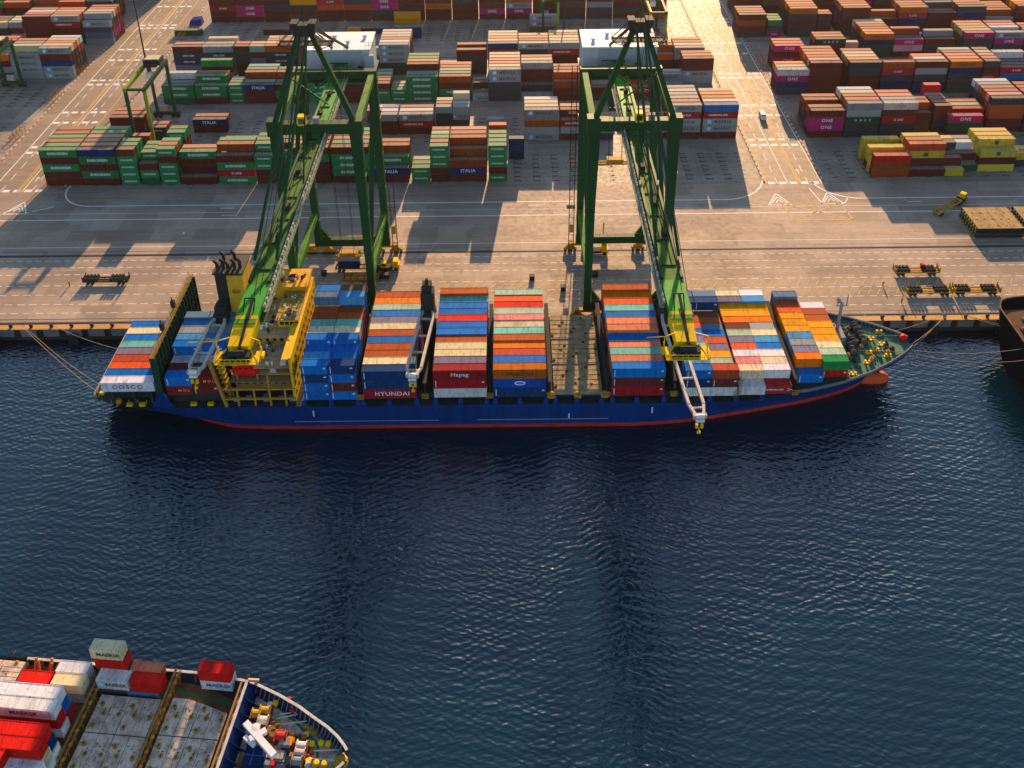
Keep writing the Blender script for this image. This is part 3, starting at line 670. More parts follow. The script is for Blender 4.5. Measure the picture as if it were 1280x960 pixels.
BOOMW = paint('boom_white', (.50,.43,.35), .5, .35, .2, scale=1.0)
RED = paint('signal_red', (.80,.010,.008), .35, .2, .05)
YC0 = 186.5
T_BD = [(-99.5,12.8),(-95,14.6),(-87,15.8),(58,15.8),(68,15.4),(77,13.4),(85,10.2),(91,6.8),(95.5,3.6),(98.0,1.2),(98.6,0.25)]
T_BW = [(-92,0.05),(-86,5.5),(-77,12.0),(-66,15.4),(-52,15.8),(28,15.8),(41,15.0),(57,11.8),(69,9.3),(79,6.3),(86,3.0),(89.5,0.3),(99,.03)]
T_ZD = [(-99.5,3.8),(-90,3.3),(50,3.3),(56,4.0),(66,6.0),(78,6.8),(98.6,7.5)]
ship = thing('container_ship', 'blue hulled container ship with yellow bridge block moored along the quay under the green cranes', 'ship', (0, YC0, WZ))
def SX(o): o.parent = ship; o.matrix_parent_inverse = Matrix.Translation((0, -YC0, -WZ)); return o
def part(mb, name, mats, smooth=False, lab=None):
    o = SX(mb.build(name, mats, None, smooth))
    if lab: o['label'] = lab
    return o
def sub(mb, name, mats, parent, smooth=False):
    o = mb.build(name, mats, None, smooth); o.parent = parent; o.matrix_parent_inverse = parent.matrix_world.inverted() if False else Matrix.Identity(4)
    return o
def hull_mesh(xs, bd, bw, zd, zlev, yc, red_z, stern_x, name, stem=None):
    b = MB(); rows = []
    for x in xs:
        zt = interp(x, zd); ring = []
        for z in [zt]+[q for q in zlev if q < zt-.3]+[None]*sum(1 for q in zlev if q >= zt-.3):
            if z is None: z = zlev[-1]
            if stem and x > stem[0]: z = max(z, min(zt-.05, red_z-1.5+(x-stem[0])/(stem[1]-stem[0])*(zt-red_z+1.4)))
            t = max(0, min(1, (z-red_z)/(zt-red_z))); e = .35 if x < stern_x else 1.35
            ring.append((interp(x, bw)+(interp(x, bd)-interp(x, bw))*t**e, z))
        rows.append((x, ring))
    n = len(rows[0][1])
    for side in (-1, 1):
        for (xa, ra), (xb, rb) in zip(rows[:-1], rows[1:]):
            for k in range(n-1):
                zm = (ra[k][1]+ra[k+1][1])/2
                b.mat(1 if zm < red_z else 0)
                b.add([(xa,yc+side*ra[k][0],ra[k][1]),(xb,yc+side*rb[k][0],rb[k][1]),(xb,yc+side*rb[k+1][0],rb[k+1][1]),(xa,yc+side*ra[k+1][0],ra[k+1][1])], [(0,1,2,3)])
    b.mat(0); x, ra = rows[0]
    for k in range(n-1):
        b.add([(x,yc-ra[k][0],ra[k][1]),(x,yc+ra[k][0],ra[k][1]),(x,yc+ra[k+1][0],ra[k+1][1]),(x,yc-ra[k+1][0],ra[k+1][1])], [(0,1,2,3)])
    return b
XS = [-99.5,-97,-94,-91,-88,-85,-82,-78,-73,-67,-60,-52,-30,0,28,36,44,52,58,63,68,72,76,79,82,85,88,91,93.5,95.5,97,98.2,98.6]
hull = part(hull_mesh(XS, T_BD, T_BW, T_ZD, [1.4,-.4,-1.5,-2.75,-3.2,-3.8,-5.5,-9], YC0, -2.75, -70, 'hull', (88.6, 98.6)), 'hull', [HULL_B, HULL_R], True)
for p in hull.data.polygons: p.use_smooth = False
# draught marks and the thin light load line on the side
lm = MB()
for a, b in ((-52,-18),(-9,22)): lm.box(a, 170.66, -1.42, b, 170.70, -1.34)
for x in (-47.5, 32, 12.5): lm.box(x, 170.64, -1.2 if x == 12.5 else .2, x+.35, 170.70, .3 if x == 12.5 else 2.0)
part(lm, 'hull_mark', flat('mark_grey', (.55,.57,.6)))
# decks
def deck(x0, x1, dz, inset, step=2.0):
    b = MB(); xs = [x0+(x1-x0)*i/int((x1-x0)/step) for i in range(int((x1-x0)/step)+1)]
    for a, c in zip(xs[:-1], xs[1:]):
        b.add([(a,YC0-interp(a,T_BD)+inset,interp(a,T_ZD)+dz),(c,YC0-interp(c,T_BD)+inset,interp(c,T_ZD)+dz),(c,YC0+interp(c,T_BD)-inset,interp(c,T_ZD)+dz),(a,YC0+interp(a,T_BD)-inset,interp(a,T_ZD)+dz)], [(0,1,2,3)])
    return b
part(deck(-99.4, 78, -.04, .12), 'main_deck', DECK_D)
part(deck(76, 97.4, -.75, .2, .9), 'foredeck', DECK_G)
# bulwark rail round the bow, with its stays on the inside
rl = MB(); xs = [66+i*.85 for i in range(38)]
for s in (-1, 1):
    pts = [Vector((x, YC0+s*(interp(x,T_BD)-.1), interp(x,T_ZD)+.25)) for x in xs]
    for a, c in zip(pts[:-1], pts[1:]):
        rl.beam(a, c, .22, .16); rl.beam(a-Vector((0,0,.45)), c-Vector((0,0,.45)), .08, .5)
part(rl, 'bow_rail', paint('rail_grey', (.20,.21,.21), .5, .3, .2))
st = MB()
for s in (-1, 1):
    for x in xs[8:-3]:
        y = YC0+s*(interp(x,T_BD)-.25); z = interp(x,T_ZD)
        st.add([(x,y,z+.1),(x,y-s*1.1,z-.74),(x,y,z-.74),(x+.16,y,z+.1),(x+.16,y-s*1.1,z-.74),(x+.16,y,z-.74)], [(0,1,2),(3,5,4),(0,3,4,1),(1,4,5,2),(2,5,3,0)])
part(st, 'bulwark_stay', paint('stay_grey', (.12,.15,.14), .6, .4, .2))
o = part(MB().lathe((90.2, 185.4, -3.1), [(.05,3.4),(.8,3.1),(1.4,2.3),(1.75,.6),(1.75,-2),(1.4,-5)], 14, 'X'), 'bulbous_bow', paint('bulb_orange_red', (.75,.10,.03), .4, .3, .05), True)
# coamings and hatch pedestals along the side
cm = MB(); cm.box(-49.5, 173.0, 3.3, 65, 200, 5.0); cm.box(-82, 173, 3.3, -68, 199.5, 6.6)
part(cm, 'hatch_coaming', DECK_D)
for x in [-49.3,-42.9,-36.6,-35.5,-29.3,-22.9,-18.6,-12.7,-6.6,-4.6,1.2,7.2,9.5,14.5,20.3,22.8,28.5,34.8,39.6,45.6,51.6,57.6]:
    part(MB().box(x-.45, 170.9, 3.3, x+.45, 172.9, 5.0).box(x-.6, 170.85, 3.28, x+.6, 171.3, 3.9), 'pedestal', SHIPBLUE)
pd = MB()
for x in (-94,-89,-85): pd.box(x-.3, 172, 3.3, x+.3, 173, 8.0)
pd.box(-95.6, 174, 3.3, -83.4, 193.4, 8.05)
part(pd, 'stern_deckhouse', DECK_D)
# lashing gear at the foot of each gap: yellow platforms, dark lattice frames
for gx0, gx1 in ((-36.6,-35.4),(-22.9,-19.0),(-6.5,-5.1),(7.5,9.0),(20.6,22.3),(34.9,39.2),(51.4,52.1),(64.6,66.1)):
    f = MB(); xm = (gx0+gx1)/2
    for k in range(7):
        y = 172+k*4.7
        f.box(xm-.18, y-.12, 3.4, xm+.18, y+.12, 9.4)
        if k < 6: f.beam((xm,y,5), (xm,y+4.7,9), .1, .1); f.beam((xm,y,9), (xm,y+4.7,5), .1, .1)
    f.box(xm-.5, 171.4, 7.2, xm+.5, 200.5, 7.35).box(xm-.5, 171.4, 9.3, xm+.5, 200.5, 9.42)
    fr = part(f, 'lashing_bridge', DARK)
    pl = MB(); pl.box(xm-.75, 170.9, 5.1, xm+.75, 172.6, 5.3)
    for q in (-.7, 0, .7): pl.box(xm+q-.06, 170.9, 5.3, xm+q+.06, 171.0, 6.5)
    pl.box(xm-.75, 170.88, 6.4, xm+.75, 170.98, 6.55).box(xm-.75, 170.88, 5.85, xm+.75, 170.98, 5.97)
    part(pl, 'lashing_platform', YEL_D)
# bare hatch: twelve rusted hatch panels with their sockets and a coaming
hx, hy = 9.2, 172.2
for r_, (y0, y1) in enumerate(((172.3,181.2),(181.5,190.4),(190.7,199.8))):
    for c_ in range(4):
        x0 = hx+c_*2.83
        b = MB().box(x0, y0, 5.0, x0+2.76, y1, 5.95)
        for k in range(5): b.box(x0+.1, y0+.3+k*(y1-y0-.6)/5, 5.94, x0+2.66, y0+.42+k*(y1-y0-.6)/5, 6.02)
        hp = part(b, 'hatch_panel', HATCH)
        q = MB()
        for k in range(2):
            q.lathe((x0+.4+(c_+k) % 2*1.9, y0+1.2+(k*3.9+c_*1.3) % (y1-y0-2), 5.96), [(.34,0),(.34,.14),(.2,.16)], 8)
        part(q, 'lashing_socket', DARK)
f = MB().box(9.0, 171.9, 5.0, 20.7, 172.2, 5.85).box(9.0, 181.22, 5.0, 20.7, 181.48, 6.1).box(9.0, 190.42, 5.0, 20.7, 190.68, 6.1)
part(f, 'hatch_edge', paint('hatch_edge_grey', (.30,.27,.22), .7, .6, .4))
for x in (8.6, 14.7, 20.9):
    b = MB().box(x-.8, 170.95, 4.7, x+.8, 172.1, 5.5).box(x-.9, 171.0, 5.5, x-.6, 171.3, 6.4).box(x+.5, 171.0, 5.5, x+.8, 171.4, 6.3).box(x-.5, 171.5, 5.5, x+.4, 172.0, 6.1)
    part(b, 'lashing_bin', YEL_D)

# tall green lashing wall across the after deck
lw = MB(); X0, X1 = -83.0, -81.5
lw.box(X0+.75, 171.2, 3.3, X1-.55, 202, 17.9)
for k in range(17):
    y = 171.2+k*1.92
    lw.box(X1-.55, y-.14, 3.3, X1, y+.14, 17.9); lw.box(X0, y-.14, 3.3, X0+.75, y+.14, 17.9)
for z in (6.2, 9.1, 12, 14.9): lw.box(X1-.55, 171.2, z-.12, X1-.1, 202, z+.12); lw.box(X0+.1, 171.2, z-.12, X0+.75, 202, z+.12)
lw.box(X0, 170.9, 3.0, X1, 171.2, 17.9)
wall = part(lw, 'lashing_wall', WALLG)
tp = MB().box(X0, 170.9, 17.9, X1-.4, 202.3, 18.1)
for s in (X0, X1-.5): tp.box(s, 170.9, 18.1, s+.06, 202.3, 18.22).box(s, 170.9, 19.05, s+.06, 202.3, 19.12); [tp.box(s, 171+k*1.95, 18.1, s+.06, 171.08+k*1.95, 19.1) for k in range(17)]
part(tp, 'top_walkway', paint('walkway_ochre', (.26,.17,.035), .6, .5, .4, scale=1.2))
for y in (180.5, 189.0): part(MB().box(X0-.5, y, 18.1, X0+.4, y+.9, 20.0).box(X0-.2, y+.3, 20.0, X0, y+.5, 21), 'light_bracket', DARK)
part(MB().add([(X0-1.8,170.85,3.3),(X1+1.8,170.85,3.3),(X1,170.85,7.5),(X0,170.85,7.5),(X0-1.8,171.4,3.3),(X1+1.8,171.4,3.3),(X1,171.4,7.5),(X0,171.4,7.5)], [(0,1,2,3),(7,6,5,4),(0,4,5,1),(1,5,6,2),(2,6,7,3),(3,7,4,0)]), 'wall_foot', HULL_B)

# accommodation block: stacked decks, front wall with rows of ports, bridge wings
ab = MB()
for (a, b_, c, d, z0, z1) in ((-66.5,176.5,-51.7,199.5,3.3,7.6), (-65.5,177.5,-51.7,198.5,7.6,10.6), (-64,178.5,-51.7,197.5,10.6,13.4), (-61.5,181,-51.7,196,13.4,15.8)):
    ab.box(a, b_, z0, c, d, z1)
acc = part(ab, 'accommodation_block', paint('deckhouse_ochre', (.55,.32,.06), .5, .5, .25))
dk = MB()
for (a, b_, c, d, z) in ((-67,174.2,-51.6,201,7.62), (-66,173.6,-51.6,200,10.62), (-60.2,172.4,-51.6,199,13.42), (-62,180.5,-51.6,197,15.85)):
    dk.box(a, b_, z, c, d, z+.16)
part(dk, 'deck_level', TAN)
fw = MB().box(-51.6, 171.3, 4.6, -51.0, 202, 17.4).box(-53.2, 171.2, 17.0, -51.0, 202.1, 17.2)
part(fw, 'front_wall', YELB)
for r_ in range(4):
    for k in range(11):
        y = 172.6+k*2.72; part(MB().cbox((-50.985, y, 6.6+r_*2.75), (.08, .8, .9)).cbox((-50.97, y, 6.05+r_*2.75), (.12, .95, .08)), 'window', GLASS)
br = MB().box(-56.5, 184.0, 15.9, -51.7, 194, 18.2); part(br, 'wheelhouse', YELB)
part(MB().box(-57.0, 183.6, 18.2, -51.4, 194.4, 18.4), 'wheelhouse_roof', paint('roof_ochre', (.40,.27,.06), .6, .7, .5, scale=.8))
for k in range(4): part(MB().cbox((-55.6+k*1.2, 183.96, 17.2), (.95, .08, .9)), 'window', GLASS)
rc = MB()
for k in range(9): rc.box(-56.6+(k*1.7) % 4.6, 184.5+k*1.05, 18.4, -56.3+(k*1.7) % 4.6, 184.8+k*1.05, 18.6+.2*(k % 3))
part(rc, 'roof_gear', YEL_D)
mp = MB().box(-59.5, 195.2, 15.9, -51.6, 202, 19.6).box(-60, 194.8, 19.6, -51.2, 202.3, 19.8)
part(mp, 'monkey_island', paint('island_orange', (.72,.36,.02), .5, .5, .2, scale=.6))
part(MB().lathe((-55.5, 198.4, 19.8), [(1.5,0),(1.5,.3),(1.1,.35),(1.0,.12),(.1,.12)], 14), 'compass_ring', DARK)
for z in (20.3, 20.8):
    part(MB().beam((-60,194.8,z),(-51.2,194.8,z),.07,.07).beam((-51.2,194.8,z),(-51.2,202.3,z),.07,.07), 'island_rail', YELB)
tr = MB()
for k in range(6): tr.beam((-60.5+k*.2,182+k*2.1,13.6),(-60.5+k*.2,184+k*2.1,16.2),.18,.18); tr.beam((-60.5,182+k*2.1,16.2),(-57,182+k*2.1,16.2),.14,.14)
tr.beam((-60.3,181.8,16.2),(-60.0,194.5,16.2),.25,.25); tr.beam((-57.1,181.8,16.2),(-57.1,184,16.2),.25,.25)
part(tr, 'awning_frame', YELB)
for (x0, y_, x1, zs) in ((-66.0,176.5,-52.2,(5.6,)),(-65.0,177.5,-52.2,(9.1,)),(-63.5,178.5,-52.2,(12.0,)),(-61,181,-52.2,(14.7,))):
    for z in zs:
        x = x0
        while x < x1-1:
            part(MB().cbox((x+.5, y_-.03, z), (.75, .06, .85)), 'window', GLASS); x += 1.75
        part(MB().cbox((x1-.7, y_-.04, z-.35), (.8, .08, 1.9)), 'door', paint('door_brown', (.25,.13,.05)))
rz_ = random.Random(31)
for (x0,y0,x1,y1,z,n) in ((-66.5,174.6,-61,177.2,7.8,5),(-65.8,174,-60.6,178.3,10.8,6),(-60,172.8,-53.2,181.5,13.6,22),(-61.6,181,-57.2,196,16.02,20),(-57,184,-52,194,18.42,12),(-59.4,195.6,-52,202,19.82,9)):
    for k in range(n):
        x, y = rz_.uniform(x0,x1-.8), rz_.uniform(y0,y1-.8); a, b_, h_ = rz_.uniform(.25,.9), rz_.uniform(.25,.9), rz_.uniform(.2,1.0)
        m = [OCHRE, DARK, YEL_D, TAN, STEEL, WHITEP, DECK_D][rz_.randrange(7)]
        mb_ = MB().box(x,y,z,x+a,y+b_,z+h_)
        if k % 3 == 0: mb_.tube((x,y+b_/2,z+h_),(x+a+.6,y+b_/2,z+h_+.15),.09,n=5)
        if k % 4 == 1: mb_.lathe((x+a/2,y+b_/2,z+h_),[(.2,0),(.3,.25),(.15,.4)],8)
        part(mb_, 'deck_fitting', m)
gm = MB()
for z, y0 in ((7.78,174.3),(10.78,173.7)):
    for q in (.5, 1.05): gm.beam((-66,y0,z+q),(-51.8,y0,z+q),.06,.06)
    for k in range(9): gm.beam((-66+k*1.77,y0,z),(-66+k*1.77,y0,z+1.05),.06,.06)
for z in (11.6, 12.4): gm.beam((-60, 172.5, z+2), (-51.7, 172.5, z+2), .07, .07)
for x in (-60,-57.2,-54.4,-51.7): gm.beam((x,172.5,13.5),(x,172.5,14.5),.07,.07)
for x0, y0, x1, z in ((-66.6,174,-60.5,10.75),):
    for q in (.5, 1.0): gm.beam((x0,y0,z+q),(x1,y0,z+q),.06,.06)
for z in (15.95+1.0,): gm.beam((-61.8,180.7,z),(-58.6,180.7,z),.06,.06)
part(gm, 'deck_rail', OCHRE)
# open side gallery below the bridge: long ochre beams, posts, sloping strut and stair
ga = MB()
for z in (5.5, 8.4): ga.box(-68.0, 170.95, z-.22, -51.0, 171.45, z+.22)
for x in (-64.5,-60.6,-57,-53.4): ga.box(x-.2, 171.0, 3.3, x+.2, 171.4, 8.4)
ga.box(-57.2, 171.2, 8.6, -56.8, 171.6, 12.8); ga.box(-57.2, 171.2, 12.6, -51, 171.6, 12.9)
part(ga, 'side_gallery', OCHRE)
part(MB().beam((-69.6,170.9,17.2), (-67.3,170.9,3.5), .75, .6), 'side_strut', OCHRE)
sg = MB()
for k in range(7): sg.box(-68.4+k*.14, 171.5+k*.1, 14.2-k*1.5, -67.0+k*.14, 173.2+k*.1, 14.4-k*1.5)
sg.beam((-68.0,171.6,15.2),(-66.4,172.4,4),.12,.12); sg.beam((-66.7,171.6,15.2),(-65.6,172.4,4),.12,.12)
part(sg, 'stair', YEL_D)
gd = MB().box(-67.5, 171.6, 3.32, -51.2, 173.9, 3.6); part(gd, 'gallery_deck', DARK)
mt = MB()
for k, x in enumerate((-66,-63.2,-59,-55.5,-53)): mt.box(x, 172.1+(k % 2)*.6, 3.6, x+1.3, 173.2, 4.5+.3*(k % 3))
part(mt, 'deck_locker', STEEL)
part(MB().box(-57, 174, 10.8, -55.6, 175.2, 11.9).box(-54.2, 173.2, 13.6, -52.9, 174.4, 14.4), 'white_locker', WHITEP)
# funnel with exhausts
fn = MB().add([(-69.4,190.5,10.6),(-65.0,190.5,10.6),(-65.0,198.5,10.6),(-69.4,198.5,10.6),(-69.2,190.2,26.6),(-65.4,190.2,26.6),(-65.4,197.6,26.6),(-69.2,197.6,26.6)], [(0,3,2,1),(4,5,6,7),(0,1,5,4),(1,2,6,5),(2,3,7,6),(3,0,4,7)])
fun = part(fn, 'funnel', paint('funnel_yellow', (.62,.36,.03), .5, .4, .1))
rg = MB(); N_ = 24
for k in range(N_):
    a, b_ = 2*math.pi*k/N_, 2*math.pi*(k+1)/N_
    zc, xc = 22.0, -67.35
    yf = lambda z: 190.5-.3*(z-10.6)/16-.05
    p = [(xc+r_*math.cos(t), yf(zc+h_*math.sin(t)), zc+h_*math.sin(t)) for (r_, h_, t) in ((1.05,.62,a),(1.05,.62,b_),(.82,.42,b_),(.82,.42,a))]
    rg.rect(p)
for dx in (-.45, 0, .42): rg.box(-67.35+dx-.16, 190.18, 21.78, -67.35+dx+.12, 190.27, 22.2)
part(rg, 'funnel_emblem', paint('emblem_brown', (.22,.10,.03)))
bk = MB().box(-72.2, 190.8, 8, -69.4, 197.4, 26.8).box(-72.6, 190.4, 26.8, -65.2, 197.9, 27.2)
for k in range(5): bk.box(-72.1, 190.75, 12+k*2.6, -69.5, 190.82, 13.6+k*2.6)
part(bk, 'uptake_casing', BLACK)
for (x, y) in ((-71.6,192),(-70.3,192.6),(-69,191.8),(-67.6,192.5),(-66.4,193),(-71,195.6),(-68.4,196)):
    part(MB().tube((x,y,27.2),(x,y,29.2),.42,n=8).tube((x,y,29.2),(x-.5,y-.3,30.0),.42,.34,n=8), 'exhaust_pipe', BLACK)
rf = MB()
for k in range(4): rf.beam((-72.4+k*2.4,190.5,27.2),(-72.4+k*2.4,190.5,28.3),.08,.08)
rf.beam((-72.4,190.5,28.3),(-65.2,190.5,28.3),.08,.08); part(rf, 'funnel_rail', BLACK)
# dark mast and radar behind the bridge
mm = MB().beam((-61,197,15.8),(-61,197,24),.5,.5).beam((-63.5,197,20.5),(-58.5,197,20.5),.3,.3).beam((-62.5,197,22.5),(-59.6,197,22.5),.25,.25)
for x in (-63.2,-61,-58.8): mm.beam((x,197,20.5),(x,197,22),.12,.12)
part(mm, 'radar_mast', DARK); part(MB().box(-62.8, 196.6, 24, -59.4, 197.3, 24.35), 'radar_scanner', WHITEP)
part(MB().lathe((-59.5, 195, 18.6), [(.5,0),(.5,.6),(.9,1.0),(1.0,1.6),(.7,2.3),(.1,2.6)], 10), 'satellite_dome', WHITEP, True)

# three deck cranes: dark pedestal, pale twin boom lowered over the water side
def deck_crane(px, py, pz, tx, ty, tz, top, spread=1.6, ped=DARK):
    base = MB().lathe((px, py, 3.3), [(1.75,0),(1.6,pz-4.5),(2.0,pz-4.4),(2.0,pz-3.3)], 12).box(px-1.6, py-1.4, pz-.2, px+1.6, py+1.6, top-2).box(px-1.15, py-.9, top-2, px+1.15, py+1.2, top).box(px-.35, py-.4, top, px+.35, py+.3, top+1.4)
    c = part(base, 'deck_crane', ped)
    d = Vector((tx-px, ty-py, tz-pz)).normalized(); s = Vector((d.y, -d.x, 0)).normalized()
    b = MB(); A, T_ = Vector((px, py-1.6, pz)), Vector((tx, ty, tz))
    for k in (-1, 1):
        off = s*spread*k
        b.beam(A+off*.75, A+(T_-A)*.08+off, .62, .8); b.beam(A+(T_-A)*.08+off, A+(T_-A)*.9+off, .62, .85); b.beam(A+(T_-A)*.9+off, T_+off*.5, .6, .7)
    for t in (.12, .40, .66, .93): m_ = A+(T_-A)*t; b.beam(m_-s*spread, m_+s*spread, .4, .4)
    b.beam(T_-s*spread*.9, T_+s*spread*.9, .9, .9)
    def child(mb, nm, m_):
        o = mb.build(nm, m_); o.parent = c; o.matrix_parent_inverse = c.matrix_basis.inverted(); return o
    child(b, 'boom', BOOMW)
    child(MB().box(T_.x-.9, T_.y-.9, T_.z-1.0, T_.x+.9, T_.y+.1, T_.z-.3).tube(T_-s*.9+Vector((0,-.4,.2)), T_+s*.9+Vector((0,-.4,.2)), .45, n=8), 'boom_head', WHITEP)
    h = MB()
    for k in (-.55, .55): q = T_+s*k; h.tube((q.x,q.y-.4,tz-.6), (q.x,q.y-.4,tz-2.2), .05, n=4); h.box(q.x-.28, q.y-.65, tz-2.9, q.x+.28, q.y-.15, tz-1.9)
    h.tube((T_.x,T_.y-.4,tz-2.9),(T_.x,T_.y-.4,tz-4.2),.14,n=5); h.box(T_.x-.35, T_.y-.6, tz-4.5, T_.x+.35, T_.y-.2, tz-4.0)
    child(h, 'hook_block', YEL)
    r_ = MB()
    for k in (-.4, .4): r_.tube((px+k, py-.6, top+.8), tuple(T_+s*k), .045, n=4)
    child(r_, 'luffing_rope', BLACK)
    return c
deck_crane(-21.0, 190, 16.6, -22.8, 165.8, 17, 24)
deck_crane(37.0, 188, 16.6, 38.9, 152.4, 17, 22.5)
deck_crane(-71.0, 187.5, 17, -72.0, 167.5, 17, 20)
# bow gear
for (x, y) in ((85,180.2),(86.4,183.6),(88.4,184.4),(90.5,186.4),(88.6,188.5),(91.4,191),(80.4,176.4),(90.6,182.2)):
    z = interp(x, T_ZD)-.74
    b = MB()
    for k in (-.5, .5): b.lathe((x+k, y, z), [(.22,0),(.22,.6),(.33,.65),(.33,.8)], 8)
    b.box(x-.85, y-.3, z, x+.85, y+.3, z+.1)
    part(b, 'mooring_bitts', YEL)
for (x, y, L_) in ((82.5,184.5,3.2),(86.2,188.2,3.8),(82.2,191.2,3.0),(85.8,192.5,2.6),(83.6,187.4,2.4)):
    z = interp(x, T_ZD)-.74
    b = MB().box(x-.9, y-L_/2, z, x+.9, y+L_/2, z+.25)
    w_ = part(b, 'windlass', DARK)
    part(MB().tube((x, y-L_/2+.2, z+.95), (x, y+L_/2-.2, z+.95), .62, n=10).tube((x, y-L_/2+.1, z+.95), (x, y-L_/2+.3, z+.95), .9, n=10).tube((x, y, z+.95), (x, y+.2, z+.95), .9, n=10).tube((x, y+L_/2-.3, z+.95), (x, y+L_/2-.1, z+.95), .9, n=10), 'rope_drum', paint('drum_dark', (.11,.105,.09), .7, .6, .4))
    part(MB().box(x+.7, y-.5, z+.2, x+1.5, y+.4, z+1.1), 'winch_motor', DARK)
WIN = paint('windlass_dark', (.085,.09,.08), .6, .5, .5)
rq = random.Random(8)
for k in range(22):
    x = 79.5+rq.random()*13; y = YC0+rq.uniform(-.8,.8)*(interp(x,T_BD)-1.2); z = interp(x,T_ZD)-.74; h_ = rq.uniform(.3,1.1)
    part(MB().box(x-.5,y-.35,z,x+.4,y+.4,z+h_).lathe((x,y,z+h_), [(.28,0),(.22,.35)], 7), 'deck_fitting', [WIN, DECK_G, DARK, OCHRE][k % 4])
for x in (80.5, 83.5): part(MB().tube((x,181,6.2),(x+1.4,192.6,6.3),.16,n=6), 'anchor_chain', WIN)
fm_ = MB().tube((80.2,189.5,5.6),(80.2,189.5,17.6),.55,.38,8).beam((78.9,189.5,16.4),(81.6,189.5,16.4),.3,.3).tube((79.2,189.5,16.4),(79.2,189.5,19.0),.13,n=6).tube((81.4,189.5,16.4),(81.4,189.5,19.6),.13,n=6).box(79.0,189.1,17.4,79.7,189.9,18.6).beam((80.2,189.5,12),(78.4,191.5,5.6),.25,.25)
part(fm_, 'fore_mast', STEEL)
part(MB().box(79.4,186.8,5.6,81.6,192.4,8.6), 'mast_house', STEEL)
part(MB().lathe((96.4,188.0,6.9), [(.9,0),(1.0,.5),(.7,1.1),(.2,1.3)], 8), 'rope_cover', RED)
rp = MB()
for a, b_ in (((83,185,6.2),(94.6,183.4,7)), ((86.5,190,6.3),(96.2,189,7.2)), ((82,192,6.2),(90,197.2,7.2))): rp.tube(a, b_, .09, n=5)
part(rp, 'deck_rope', paint('rope_tan', (.45,.38,.26), .9))
# stern gear
b = MB()
for x, y in ((-98,175),(-97,180),(-97.4,186),(-96.6,192)): b.lathe((x,y,3.7), [(.35,0),(.35,.7),(.5,.8)], 8)
part(b, 'stern_bollard', YEL); part(MB().lathe((-93.2,172.6,3.3), [(.7,0),(.8,.6),(.5,1.3)], 10), 'vent_cowl', paint('cowl_orange', (.7,.25,.03)))
rl = MB()
for k in range(14): rl.box(-99.4, 174+k*1.8, 3.8, -99.3, 174.1+k*1.8, 4.9)
rl.box(-99.42, 174, 4.85, -99.28, 198, 4.95).box(-99.42, 174, 4.35, -99.28, 198, 4.42)
for k in range(8): rl.box(-99+k*2.1, 172.2-.25*k*.2, 3.6, -98.9+k*2.1, 172.3-.25*k*.2, 4.7)
part(rl, 'stern_rail', paint('rail_buff', (.45,.38,.22)))
for x in (-91,-88,-76,-72): part(MB().box(x, 171.2, 3.35, x+1.4, 172.0, 4.0), 'fairlead', YEL)
# lifeboat on its davit
lb = MB().lathe((-62.6, 174.0, 11.6), [(.05,-3.3),(.7,-2.9),(1.15,-2),(1.3,-.6),(1.3,.8),(1.15,2),(.7,2.9),(.05,3.3)], 12, 'X').box(-64.4, 173.2, 12.3, -61.2, 174.8, 13.3).box(-61.2, 173.5, 12.2, -60.2, 174.5, 12.9)
o = lb.build('lifeboat', RED); tag(o, 'bright red enclosed lifeboat slung beside the yellow bridge block', 'lifeboat')
w2 = MB().box(-64.0, 173.17, 12.6, -63.2, 173.19, 13.0).box(-62.6, 173.17, 12.6, -61.8, 173.19, 13.0).build('window', GLASS, o)
dv = MB()
for x in (-65,-60.3): dv.box(x-.15, 174.3, 8, x+.15, 174.7, 14.6).beam((x,174.5,14.4),(x,172.6,14.0),.25,.3)
part(dv, 'davit', OCHRE)
